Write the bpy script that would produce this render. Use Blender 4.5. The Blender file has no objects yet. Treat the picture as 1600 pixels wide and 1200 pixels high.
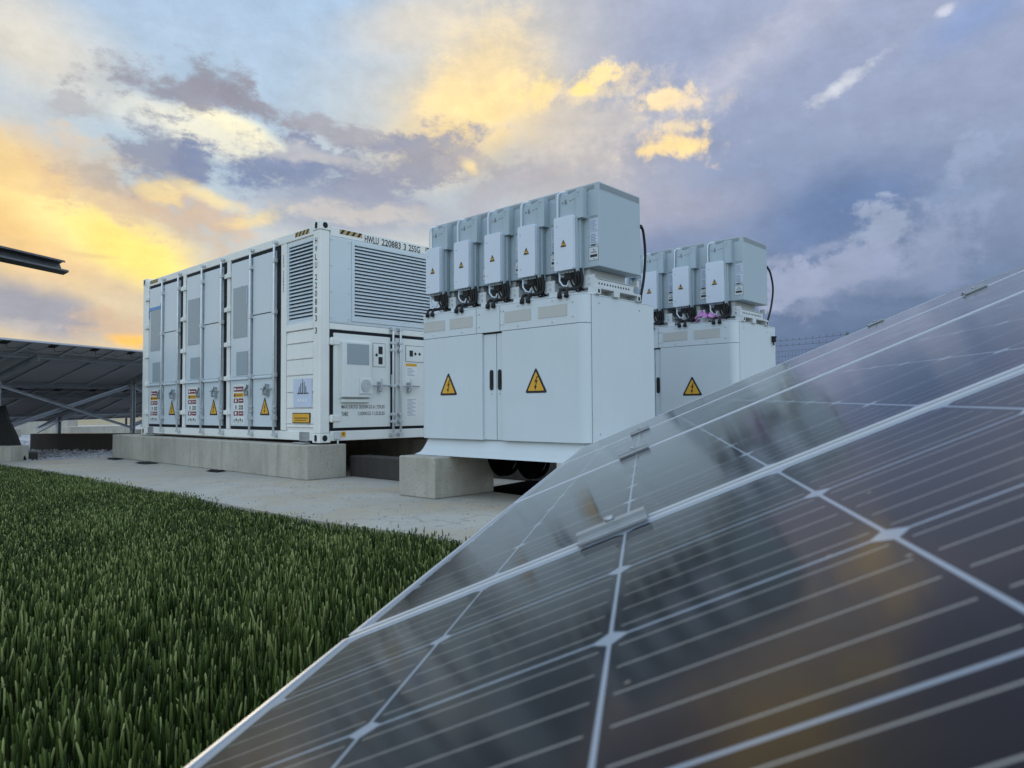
import bpy, bmesh, math, random
import numpy as np
from mathutils import Matrix, Vector
R = math.radians
random.seed(7)
SC = bpy.context.scene
COL = SC.collection

# ------------------------------------------------------------------ camera
HEAD = R(132.791)                       # compass heading of the view, from +X
def cam_setup():
    yaw, pitch, roll = HEAD, R(2.003), R(-0.403)
    F = Vector((math.cos(yaw)*math.cos(pitch), math.sin(yaw)*math.cos(pitch), math.sin(pitch)))
    Rt = Vector((math.sin(yaw), -math.cos(yaw), 0)); U = Rt.cross(F)
    c, s = math.cos(roll), math.sin(roll)
    R2 = c*Rt + s*U; U2 = -s*Rt + c*U
    cd = bpy.data.cameras.new('camera'); co = bpy.data.objects.new('camera', cd); COL.objects.link(co)
    m = Matrix((R2, U2, -F)).transposed().to_4x4(); m.translation = Vector((7.990, -4.983, 0.886))
    co.matrix_world = m
    cd.sensor_width = 36; cd.lens = 24.815; cd.clip_start = 0.02; cd.clip_end = 5000
    cd.dof.use_dof = True; cd.dof.focus_distance = 7.5; cd.dof.aperture_fstop = 11.0
    SC.camera = co
cam_setup()

def lin(c):
    return tuple(((v/255)/12.92 if v/255 <= .04045 else ((v/255+.055)/1.055)**2.4) for v in c)

# ------------------------------------------------------------------ sky
SKY_AMBIENT = 1.0
FAR_GAIN = 1.24         # the clear, still brightly lit half of the sky behind the viewer
def world_setup():
    w = bpy.data.worlds.new('World'); SC.world = w; w.use_nodes = True
    nt = w.node_tree; N = nt.nodes; L = nt.links; N.clear()
    def nd(t, **k):
        n = N.new(t)
        for a, v in k.items(): setattr(n, a, v)
        return n
    def put(sock, v):
        if hasattr(v, 'is_output') or isinstance(v, bpy.types.NodeSocket): L.new(v, sock)
        else: sock.default_value = v
    def math_(op, a, b=None, c=None):
        n = nd('ShaderNodeMath', operation=op); put(n.inputs[0], a)
        if b is not None: put(n.inputs[1], b)
        if c is not None: put(n.inputs[2], c)
        return n.outputs[0]
    def vmath(op, a, b=None):
        n = nd('ShaderNodeVectorMath', operation=op); put(n.inputs[0], a)
        if b is not None: put(n.inputs[1], b)
        return n
    def maprange(v, a, b, c=0., d=1., smooth=True):
        n = nd('ShaderNodeMapRange'); n.interpolation_type = 'SMOOTHSTEP' if smooth else 'LINEAR'
        put(n.inputs[0], v); n.inputs[1].default_value = a; n.inputs[2].default_value = b
        n.inputs[3].default_value = c; n.inputs[4].default_value = d
        return n.outputs[0]
    def mix(f, a, b):
        n = nd('ShaderNodeMix', data_type='RGBA'); put(n.inputs[0], f)
        for s, v in ((n.inputs[6], a), (n.inputs[7], b)):
            if isinstance(v, bpy.types.NodeSocket): L.new(v, s)
            else: s.default_value = (*v, 1)
        return n.outputs[2]
    def ramp(v, stops):
        n = nd('ShaderNodeValToRGB'); L.new(v, n.inputs[0]); e = n.color_ramp.elements
        while len(e) < len(stops): e.new(.5)
        for el, (p, c) in zip(e, stops): el.position = p; el.color = (*lin(c), 1)
        return n.outputs[0]
    def noise(vec, scale, detail=4, rough=.55, dist=0., color=False):
        n = nd('ShaderNodeTexNoise'); L.new(vec, n.inputs['Vector'])
        n.inputs['Scale'].default_value = scale; n.inputs['Detail'].default_value = detail
        n.inputs['Roughness'].default_value = rough; n.inputs['Distortion'].default_value = dist
        return n.outputs['Color' if color else 'Fac']
    tc = nd('ShaderNodeTexCoord').outputs['Generated']
    d = vmath('NORMALIZE', tc).outputs[0]
    fw = vmath('DOT_PRODUCT', d, (math.cos(HEAD), math.sin(HEAD), 0)).outputs['Value']
    rt = vmath('DOT_PRODUCT', d, (math.sin(HEAD), -math.cos(HEAD), 0)).outputs['Value']
    sep = nd('ShaderNodeSeparateXYZ'); L.new(d, sep.inputs[0]); dz = sep.outputs[2]
    az = math_('MULTIPLY', math_('ARCTAN2', rt, fw), 180/math.pi)
    el = math_('MULTIPLY', math_('ARCSINE', dz), 180/math.pi)
    cmb = nd('ShaderNodeCombineXYZ'); L.new(az, cmb.inputs[0]); L.new(el, cmb.inputs[1]); P = cmb.outputs[0]
    # stretch the noise sideways: clouds near the horizon lie flat
    st = vmath('MULTIPLY', P, (.75, 1.25, 1.)).outputs[0]
    w1 = noise(st, .045, 2, .5, color=True); w2 = noise(st, .19, 3, .6, color=True); w3 = noise(st, .7, 4, .6, color=True)
    def cen(c, s):
        return vmath('MULTIPLY', vmath('SUBTRACT', c, (.5, .5, .5)).outputs[0], (s, s, 0)).outputs[0]
    PW = vmath('ADD', P, cen(w1, 7)).outputs[0]
    PW = vmath('ADD', PW, cen(w2, 4.2)).outputs[0]
    PW = vmath('ADD', PW, cen(w3, 2.0)).outputs[0]
    PS = vmath('ADD', P, cen(w2, 2.2)).outputs[0]       # lightly warped, for crisp billows
    n_soft = noise(st, .11, 5, .55)
    n_fine = noise(st, .34, 8, .70)
    n_puff = noise(P, .42, 7, .64)
    NS = {'s': n_soft, 'f': maprange(n_fine, .30, .70, 0, 1, False), 'p': maprange(n_puff, .30, .70, 0, 1, False)}
    # ---- clear air behind the clouds: by height, left / right of the view, and the far side
    e01 = maprange(el, 0, 60, 0, 1, False)
    left = ramp(e01, [(0, (216, 188, 150)), (.12, (212, 198, 172)), (.30, (178, 198, 214)), (.55, (164, 188, 216)), (.75, (210, 228, 246)), (1, (214, 232, 250))])
    right = ramp(e01, [(0, (92, 108, 136)), (.12, (106, 124, 154)), (.3, (142, 154, 182)), (.55, (160, 170, 196)), (.75, (206, 224, 246)), (1, (212, 230, 250))])
    base = mix(maprange(az, -6, 12), left, right)
    sky = nd('ShaderNodeTexSky', sky_type='NISHITA'); sky.sun_disc = False
    sky.sun_elevation = R(7); sky.sun_rotation = R(90) - (HEAD + R(32)); sky.air_density = 1.3
    far = ramp(e01, [(0, (184, 197, 208)), (.25, (208, 227, 244)), (.6, (214, 234, 252)), (1, (190, 220, 250))])
    fs = nd('ShaderNodeVectorMath', operation='SCALE'); L.new(far, fs.inputs[0]); fs.inputs['Scale'].default_value = FAR_GAIN; far = fs.outputs[0]
    nis = vmath('MULTIPLY', sky.outputs[0], (.06, .06, .06)).outputs[0]
    far = vmath('ADD', far, nis).outputs[0]
    col = base; rag = {}
    # ---- cloud layers: (noise, az, el, half width, half height, tilt, softness, raggedness, strength, colour)
    for (nk, warped, a, e, rx, ry, tilt, soft, amp, op, c) in BLOBS:
        dep = nd('ShaderNodeVectorMath', operation='MULTIPLY_ADD'); L.new(col, dep.inputs[0]); dep.inputs[1].default_value = (0, 0, 0); L.new(PW if warped == 2 else (PS if warped else P), dep.inputs[2])
        mp = nd('ShaderNodeMapping', vector_type='TEXTURE'); L.new(dep.outputs[0], mp.inputs[0])
        mp.inputs['Location'].default_value = (a, e, 0); mp.inputs['Rotation'].default_value = (0, 0, R(tilt)); mp.inputs['Scale'].default_value = (rx, ry, 1)
        ln = vmath('LENGTH', mp.outputs[0]).outputs['Value']
        amp = round(amp*2.5)/2.5
        if (nk, amp) not in rag: rag[nk, amp] = math_('MULTIPLY_ADD', NS[nk], amp, 1 - amp*.5)
        col = mix(maprange(math_('SUBTRACT', rag[nk, amp], ln), 0, soft, 0, op), col, lin(c))
    # fine mottling of the cloud deck
    mot = math_('MULTIPLY', maprange(n_fine, .28, .72, .89, 1.09, False), maprange(n_puff, .3, .7, .96, 1.04, False))
    w.cycles.sampling_method = 'MANUAL'; w.cycles.sample_map_resolution = 256
    sc = nd('ShaderNodeVectorMath', operation='SCALE'); L.new(col, sc.inputs[0]); L.new(mot, sc.inputs['Scale']); col = sc.outputs[0]
    back = mix(maprange(fw, -.35, .35), far, base)
    bg = nd('ShaderNodeBackground'); L.new(back, bg.inputs[0]); bg.inputs[1].default_value = SKY_AMBIENT
    bc = nd('ShaderNodeBackground'); L.new(col, bc.inputs[0]); bc.inputs[1].default_value = SKY_AMBIENT
    # the cloud bank fills the sunset side of the sky; overhead and behind it is clear
    zone = math_('MULTIPLY', maprange(math_('ABSOLUTE', az), 46, 62, 1, 0), maprange(el, 34, 50, 1, 0))
    ms = nd('ShaderNodeMixShader'); L.new(zone, ms.inputs[0]); L.new(bg.outputs[0], ms.inputs[1]); L.new(bc.outputs[0], ms.inputs[2])
    out = nd('ShaderNodeOutputWorld'); L.new(ms.outputs[0], out.inputs[0])
BLOBS = [
    ('s', 1, -34.92, 23.83, 10.68, 5.52, -20.0, 1.00, 0.50, 0.75, (226, 214, 192)),
    ('s', 1, -35.11, 13.22, 14.75, 7.78, -22.0, 0.90, 0.40, 0.90, (236, 198, 136)),
    ('s', 1, -35.48, 14.79, 6.97, 4.43, -20.0, 0.90, 0.60, 0.60, (240, 196, 120)),
    ('s', 1, -31.05, 13.15, 11.55, 3.43, -27.0, 0.80, 0.50, 0.95, (253, 230, 160)),
    ('s', 1, -28.05, 11.06, 6.93, 2.68, -32.0, 0.80, 0.40, 0.95, (255, 230, 132)),
    ('f', 2, -29.11, 15.34, 7.62, 1.98, -26.0, 0.75, 1.20, 0.80, (214, 190, 160)),
    ('f', 2, -23.62, 13.28, 5.72, 2.02, -25.0, 0.75, 1.20, 0.75, (206, 178, 152)),
    ('f', 2, -34.80, 16.04, 4.61, 1.61, -16.0, 0.75, 1.20, 0.50, (216, 180, 136)),
    ('f', 1, -30.64, 10.90, 2.33, 0.35, -3.0, 0.80, 0.70, 0.45, (214, 186, 140)),
    ('s', 1, -33.95, 6.84, 5.75, 2.65, -16.0, 0.60, 0.70, 0.95, (157, 158, 170)),
    ('f', 2, -29.21, 6.47, 3.18, 1.35, -10.0, 0.75, 1.20, 0.75, (208, 180, 152)),
    ('s', 1, -28.40, 5.15, 2.42, 0.64, 0.0, 0.80, 0.60, 0.90, (255, 198, 100)),
    ('f', 1, -34.65, 5.93, 2.47, 0.60, -5.0, 0.80, 0.80, 0.50, (196, 188, 180)),
    ('s', 1, -2.99, 24.63, 18.94, 11.49, 25.0, 1.10, 0.50, 0.85, (222, 206, 178)),
    ('s', 1, -3.27, 22.38, 10.50, 5.70, 20.0, 1.00, 0.60, 0.95, (250, 220, 158)),
    ('f', 1, -1.93, 26.39, 7.39, 5.60, 60.0, 1.00, 0.70, 0.60, (244, 218, 166)),
    ('f', 1, -5.62, 24.13, 3.13, 2.66, 30.0, 0.90, 0.70, 0.60, (252, 224, 164)),
    ('s', 1, 5.35, 17.60, 13.01, 5.76, 10.0, 1.00, 0.60, 0.75, (190, 184, 182)),
    ('f', 1, 3.83, 22.33, 6.29, 2.73, 10.0, 0.90, 0.80, 0.50, (212, 196, 172)),
    ('s', 1, -7.16, 29.18, 8.86, 3.26, 10.0, 1.00, 0.60, 0.60, (226, 214, 194)),
    ('f', 2, 5.37, 19.50, 8.86, 2.82, 8.0, 0.90, 1.00, 0.45, (198, 188, 180)),
    ('s', 1, -23.67, 19.75, 9.72, 1.90, -12.0, 0.80, 0.60, 0.95, (236, 232, 212)),
    ('f', 1, -21.43, 20.47, 5.48, 1.13, -14.0, 0.70, 0.50, 0.90, (250, 242, 208)),
    ('f', 1, -29.54, 17.62, 4.78, 1.85, -10.0, 0.90, 0.70, 0.60, (200, 196, 188)),
    ('f', 2, -26.72, 21.70, 7.58, 1.98, 4.0, 0.72, 1.20, 0.92, (146, 146, 158)),
    ('f', 2, -23.62, 23.35, 3.55, 1.65, -8.0, 0.72, 1.20, 0.85, (144, 146, 158)),
    ('f', 2, -20.06, 21.80, 6.51, 1.21, -20.0, 0.72, 1.20, 0.90, (143, 142, 155)),
    ('f', 2, -32.28, 19.40, 3.20, 0.96, 10.0, 0.75, 1.20, 0.60, (166, 164, 168)),
    ('f', 2, -14.29, 20.87, 6.92, 1.35, -8.0, 0.72, 1.20, 0.80, (158, 156, 166)),
    ('f', 2, -27.30, 17.52, 3.53, 2.32, -20.0, 0.72, 1.20, 0.90, (138, 144, 162)),
    ('f', 2, -24.53, 17.23, 2.35, 2.03, -40.0, 0.72, 1.20, 0.85, (132, 138, 160)),
    ('f', 2, -29.52, 16.01, 3.98, 1.02, -18.0, 0.75, 1.20, 0.55, (168, 162, 160)),
    ('f', 2, -17.20, 17.35, 10.31, 3.05, -4.0, 0.72, 1.20, 0.95, (122, 136, 168)),
    ('f', 2, -8.74, 18.61, 8.98, 3.21, 10.0, 0.72, 1.20, 0.90, (146, 150, 168)),
    ('s', 1, -12.29, 15.50, 13.52, 2.88, 0.0, 0.80, 0.60, 0.85, (154, 160, 178)),
    ('f', 2, -3.03, 18.42, 4.98, 2.00, 0.0, 0.75, 1.20, 0.70, (176, 170, 170)),
    ('f', 1, -23.64, 15.87, 3.52, 0.81, -18.0, 0.90, 0.90, 0.70, (248, 224, 160)),
    ('f', 1, -20.01, 14.28, 3.06, 0.84, 20.0, 0.90, 0.80, 0.60, (244, 216, 148)),
    ('f', 1, -3.29, 19.03, 1.36, 0.76, -30.0, 0.90, 1.00, 0.75, (250, 224, 164)),
    ('f', 1, -26.65, 15.65, 2.52, 0.88, -30.0, 0.70, 1.20, 0.50, (252, 224, 150)),
    ('f', 1, -16.73, 19.40, 8.68, 0.73, -6.0, 0.80, 1.20, 0.35, (226, 220, 206)),
    ('f', 1, -12.29, 15.50, 8.01, 1.15, 0.0, 0.80, 1.20, 0.50, (214, 204, 188)),
    ('f', 2, 0.11, 17.22, 8.40, 2.42, 10.0, 0.80, 1.20, 0.50, (160, 158, 168)),
    ('s', 1, 22.60, 20.69, 15.25, 9.46, 20.0, 1.00, 0.60, 0.55, (146, 158, 186)),
    ('s', 1, 20.43, 26.05, 13.92, 2.84, 22.0, 1.00, 0.80, 0.65, (178, 182, 200)),
    ('f', 1, 16.59, 24.49, 9.69, 1.27, 30.0, 1.00, 0.90, 0.40, (192, 192, 204)),
    ('s', 1, 33.78, 24.85, 6.21, 2.20, 20.0, 1.00, 0.60, 0.60, (128, 154, 202)),
    ('s', 1, 25.54, 14.57, 11.10, 5.35, 12.0, 1.00, 0.60, 0.85, (96, 120, 160)),
    ('f', 1, 19.32, 18.01, 8.42, 2.26, 15.0, 1.00, 0.90, 0.45, (128, 144, 176)),
    ('s', 1, 12.48, 15.32, 10.49, 2.88, 5.0, 1.00, 0.70, 0.50, (172, 170, 184)),
    ('s', 1, 25.75, 4.90, 13.94, 3.27, 8.0, 0.90, 0.50, 0.85, (94, 112, 142)),
    ('f', 1, 26.16, 22.96, 4.25, 0.61, 28.0, 1.20, 1.20, 0.60, (212, 214, 220)),
    ('f', 1, 24.19, 22.15, 2.02, 0.54, 20.0, 1.00, 1.00, 0.50, (206, 208, 216)),
    ('f', 1, 31.99, 25.60, 0.91, 0.37, 10.0, 1.00, 1.00, 0.60, (214, 216, 224)),
    ('p', 2, 8.51, 22.12, 9.79, 4.07, 5.0, 0.90, 1.20, 0.65, (204, 196, 188)),
    ('p', 1, 2.54, 24.25, 3.47, 1.60, 10.0, 0.80, 1.20, 0.85, (252, 224, 160)),
    ('p', 2, 7.51, 24.41, 3.63, 1.94, 20.0, 0.80, 1.20, 0.75, (226, 208, 178)),
    ('p', 1, 7.11, 25.14, 2.18, 1.13, 30.0, 0.70, 1.20, 0.95, (254, 228, 168)),
    ('p', 1, 6.05, 24.18, 1.36, 0.62, 0.0, 0.70, 0.90, 0.85, (255, 228, 152)),
    ('p', 1, 12.61, 23.52, 3.01, 0.96, 8.0, 0.70, 1.20, 0.95, (248, 224, 178)),
    ('p', 1, 14.20, 23.11, 1.29, 0.61, 0.0, 0.80, 1.20, 0.80, (240, 218, 186)),
    ('p', 1, 13.58, 21.66, 3.48, 0.63, -4.0, 0.80, 1.20, 0.75, (240, 218, 178)),
    ('p', 2, 14.15, 20.16, 4.55, 1.73, -4.0, 0.80, 1.20, 0.85, (232, 208, 170)),
    ('p', 1, 13.66, 20.11, 2.98, 1.09, 0.0, 0.80, 1.20, 0.90, (254, 224, 160)),
    ('p', 1, 10.84, 19.87, 2.03, 0.92, 0.0, 0.80, 1.20, 0.85, (248, 218, 160)),
    ('p', 1, -1.41, 24.20, 4.74, 1.78, 20.0, 0.90, 1.20, 0.60, (254, 228, 166)),
    ('p', 2, 33.66, 14.25, 3.45, 2.72, 20.0, 0.70, 0.80, 0.75, (134, 152, 182)),
    ('p', 2, 33.88, 15.78, 1.74, 1.38, 0.0, 0.60, 0.80, 0.65, (152, 166, 194)),
    ('p', 2, 28.83, 13.04, 3.05, 1.49, 10.0, 0.50, 0.80, 0.85, (152, 164, 188)),
    ('p', 2, 25.01, 10.30, 6.01, 2.03, 18.0, 0.50, 0.80, 0.90, (150, 160, 186)),
    ('p', 2, 30.75, 11.05, 5.79, 2.18, 22.0, 0.60, 0.80, 0.80, (142, 154, 182)),
    ('p', 2, 21.69, 9.87, 3.34, 2.08, 10.0, 0.50, 0.80, 0.88, (152, 162, 188)),
    ('p', 1, 21.12, 10.77, 1.55, 0.95, 0.0, 0.80, 0.90, 0.60, (160, 168, 190)),
    ('p', 1, 24.17, 11.63, 2.61, 0.83, 22.0, 0.90, 1.00, 0.50, (160, 170, 194)),
    ('f', 2, 25.83, 8.71, 7.19, 1.57, 14.0, 0.75, 1.20, 0.80, (122, 136, 166)),
    ('f', 2, 30.33, 9.78, 4.67, 1.32, 18.0, 0.75, 1.20, 0.65, (124, 138, 168)),
    ('s', 1, 25.36, 6.79, 9.36, 2.05, 12.0, 0.80, 0.80, 0.80, (104, 122, 152)),
    ('f', 2, 21.88, 7.96, 2.70, 1.14, 0.0, 0.75, 1.20, 0.50, (140, 150, 176)),
]
world_setup()

def sun_setup():
    s = bpy.data.lights.new('sun', 'SUN'); s.energy = 1.0; s.angle = R(12); s.color = (1., .78, .5)
    o = bpy.data.objects.new('sun', s); COL.objects.link(o)
    a = HEAD + R(32); e = R(7)
    dirn = Vector((math.cos(a)*math.cos(e), math.sin(a)*math.cos(e), math.sin(e)))
    o.rotation_euler = dirn.to_track_quat('Z', 'Y').to_euler()
sun_setup()
SC.view_settings.view_transform = 'Standard'; SC.view_settings.look = 'None'
SC.view_settings.gamma = 1; SC.view_settings.exposure = 0.2; SC.view_settings.use_curve_mapping = False
SC.render.engine = 'CYCLES'; SC.cycles.max_bounces = 4; SC.cycles.diffuse_bounces = 2; SC.cycles.glossy_bounces = 3

# ------------------------------------------------------------------ materials
MATS = {}
def mat(name, base, rough=.5, metal=0., var=.12, vscale=3., bump=0., bscale=40., coat=0., streak=0.):
    if name in MATS: return MATS[name]
    m = bpy.data.materials.new(name); m.use_nodes = True
    nt = m.node_tree; N = nt.nodes; L = nt.links; b = N['Principled BSDF']
    b.inputs['Roughness'].default_value = rough; b.inputs['Metallic'].default_value = metal; b.inputs['Coat Weight'].default_value = coat
    tc = N.new('ShaderNodeTexCoord')
    n = N.new('ShaderNodeTexNoise'); n.inputs['Scale'].default_value = vscale; n.inputs['Detail'].default_value = 6; n.inputs['Roughness'].default_value = .65
    L.new(tc.outputs['Object'], n.inputs['Vector'])
    mx = N.new('ShaderNodeMix'); mx.data_type = 'RGBA'
    mr = N.new('ShaderNodeMapRange'); mr.inputs[1].default_value = .3; mr.inputs[2].default_value = .72; L.new(n.outputs['Fac'], mr.inputs[0]); L.new(mr.outputs[0], mx.inputs[0])
    mx.inputs[6].default_value = (*[v*(1-var) for v in base], 1); mx.inputs[7].default_value = (*[min(1, v*(1+var)) for v in base], 1)
    out = mx.outputs[2]
    if streak:                                   # rain-washed dirt running down the sheet
        mp = N.new('ShaderNodeMapping'); mp.inputs['Scale'].default_value = (22, 22, .7); L.new(tc.outputs['Object'], mp.inputs[0])
        n3 = N.new('ShaderNodeTexNoise'); n3.inputs['Scale'].default_value = 1; n3.inputs['Detail'].default_value = 5; L.new(mp.outputs[0], n3.inputs['Vector'])
        mr3 = N.new('ShaderNodeMapRange'); mr3.inputs[1].default_value = .55; mr3.inputs[2].default_value = .78; mr3.inputs[4].default_value = streak; L.new(n3.outputs['Fac'], mr3.inputs[0])
        mx3 = N.new('ShaderNodeMix'); mx3.data_type = 'RGBA'; L.new(mr3.outputs[0], mx3.inputs[0]); L.new(out, mx3.inputs[6])
        mx3.inputs[7].default_value = (base[0]*.55, base[1]*.5, base[2]*.42, 1); out = mx3.outputs[2]
    L.new(out, b.inputs['Base Color'])
    rr = N.new('ShaderNodeMapRange'); rr.inputs[3].default_value = max(.02, rough-.07); rr.inputs[4].default_value = min(1, rough+.09); L.new(n.outputs['Fac'], rr.inputs[0]); L.new(rr.outputs[0], b.inputs['Roughness'])
    if bump:
        n2 = N.new('ShaderNodeTexNoise'); n2.inputs['Scale'].default_value = bscale; n2.inputs['Detail'].default_value = 5; L.new(tc.outputs['Object'], n2.inputs['Vector'])
        bp = N.new('ShaderNodeBump'); bp.inputs['Strength'].default_value = bump; bp.inputs['Distance'].default_value = .01
        L.new(n2.outputs['Fac'], bp.inputs['Height']); L.new(bp.outputs[0], b.inputs['Normal'])
    MATS[name] = m
    return m

def mat_concrete(name, base, pits=1., big=.6, stain=(.5, .44, .36), sand=None):
    m = bpy.data.materials.new(name); m.use_nodes = True
    nt = m.node_tree; N = nt.nodes; L = nt.links; b = N['Principled BSDF']; b.inputs['Roughness'].default_value = .88
    b.inputs['Specular IOR Level'].default_value = .25
    tc = N.new('ShaderNodeTexCoord'); co = tc.outputs['Object']
    def nz(s, dt=6, r=.6):
        n = N.new('ShaderNodeTexNoise'); n.inputs['Scale'].default_value = s; n.inputs['Detail'].default_value = dt; n.inputs['Roughness'].default_value = r
        L.new(co, n.inputs['Vector']); return n.outputs['Fac']
    def mr(v, a, c, lo=0., hi=1.):
        n = N.new('ShaderNodeMapRange'); n.inputs[1].default_value = a; n.inputs[2].default_value = c; n.inputs[3].default_value = lo; n.inputs[4].default_value = hi
        L.new(v, n.inputs[0]); return n.outputs[0]
    def mx(f, a, c2):
        n = N.new('ShaderNodeMix'); n.data_type = 'RGBA'; L.new(f, n.inputs[0])
        for s, v in ((n.inputs[6], a), (n.inputs[7], c2)):
            if isinstance(v, bpy.types.NodeSocket): L.new(v, s)
            else: s.default_value = (*v, 1)
        return n.outputs[2]
    c = mx(mr(nz(big), .32, .68), [v*.78 for v in base], [v*1.12 for v in base])
    c = mx(mr(nz(big*2.7, 8, .7), .5, .75, 0, .45), c, [base[i]*stain[i]*1.3 for i in range(3)])
    c = mx(mr(nz(55, 3, .7), .35, .7, 0, .35), c, [v*.62 for v in base])
    h = nz(38, 8, .7)
    st = N.new('ShaderNodeMapping'); st.inputs['Scale'].default_value = (7, 7, .9); L.new(co, st.inputs[0])
    sn = N.new('ShaderNodeTexNoise'); sn.inputs['Scale'].default_value = 1; sn.inputs['Detail'].default_value = 6; L.new(st.outputs[0], sn.inputs['Vector'])
    if not sand: c = mx(mr(sn.outputs['Fac'], .48, .72, 0, .5), c, [base[0]*.52, base[1]*.5, base[2]*.46])
    if sand:
        vc = N.new('ShaderNodeTexVoronoi'); vc.feature = 'DISTANCE_TO_EDGE'; vc.inputs['Scale'].default_value = .45
        wv = N.new('ShaderNodeVectorMath'); wv.operation = 'ADD'; wn = N.new('ShaderNodeTexNoise'); wn.inputs['Scale'].default_value = 2.2; wn.inputs['Detail'].default_value = 6; L.new(co, wn.inputs['Vector']); L.new(co, wv.inputs[0]); L.new(wn.outputs['Color'], wv.inputs[1]); L.new(wv.outputs[0], vc.inputs['Vector'])
        c = mx(mr(vc.outputs['Distance'], .006, .002, 0, .4), c, [v*.4 for v in base])
    if sand: c = mx(mr(nz(.9, 7, .72), .47, .62, 0, .8), c, sand); c = mx(mr(nz(3.4, 6, .75), .56, .70, 0, .55), c, [v*.55 for v in base]); c = mx(mr(nz(130, 2, .5), .60, .72, 0, .5), c, [v*.45 for v in base])
    if pits:
        for sc, th in ((26, .2), (60, .24)):
            vo = N.new('ShaderNodeTexVoronoi'); vo.inputs['Scale'].default_value = sc; vo.inputs['Randomness'].default_value = 1; L.new(co, vo.inputs['Vector'])
            sel = mr(nz(sc*.28, 3), .46, .54)
            pit = N.new('ShaderNodeMath'); pit.operation = 'MULTIPLY'; L.new(mr(vo.outputs['Distance'], th, th*.5), pit.inputs[0]); L.new(sel, pit.inputs[1])
            p2 = N.new('ShaderNodeMath'); p2.operation = 'MULTIPLY'; L.new(pit.outputs[0], p2.inputs[0]); p2.inputs[1].default_value = min(1., .85*pits)
            c = mx(p2.outputs[0], c, [v*.28 for v in base])
    L.new(c, b.inputs['Base Color'])
    bp = N.new('ShaderNodeBump'); bp.inputs['Strength'].default_value = .5; bp.inputs['Distance'].default_value = .012; L.new(h, bp.inputs['Height']); L.new(bp.outputs[0], b.inputs['Normal'])
    MATS[name] = m
    return m

def mat_grille(name, base, hole, pitch):
    """perforated sheet: rows of small round holes"""
    m = bpy.data.materials.new(name); m.use_nodes = True
    nt = m.node_tree; N = nt.nodes; L = nt.links; b = N['Principled BSDF']; b.inputs['Roughness'].default_value = .5
    tc = N.new('ShaderNodeTexCoord'); s = N.new('ShaderNodeSeparateXYZ'); L.new(tc.outputs['Object'], s.inputs[0])
    def M(op, a, v):
        n = N.new('ShaderNodeMath'); n.operation = op
        for i, q in enumerate((a, v)):
            if q is None: continue
            if isinstance(q, bpy.types.NodeSocket): L.new(q, n.inputs[i])
            else: n.inputs[i].default_value = q
        return n.outputs[0]
    hor = M('ADD', s.outputs[0], s.outputs[1])
    a = M('SINE', M('MULTIPLY', hor, 2*math.pi/pitch), None); c = M('SINE', M('MULTIPLY', s.outputs[2], 2*math.pi/pitch), None)
    g = N.new('ShaderNodeMapRange'); g.inputs[1].default_value = .05; g.inputs[2].default_value = .45; L.new(M('MULTIPLY', a, c), g.inputs[0])
    mx = N.new('ShaderNodeMix'); mx.data_type = 'RGBA'; L.new(g.outputs[0], mx.inputs[0]); mx.inputs[6].default_value = (*base, 1); mx.inputs[7].default_value = (*hole, 1)
    L.new(mx.outputs[2], b.inputs['Base Color'])
    MATS[name] = m; return m

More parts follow.
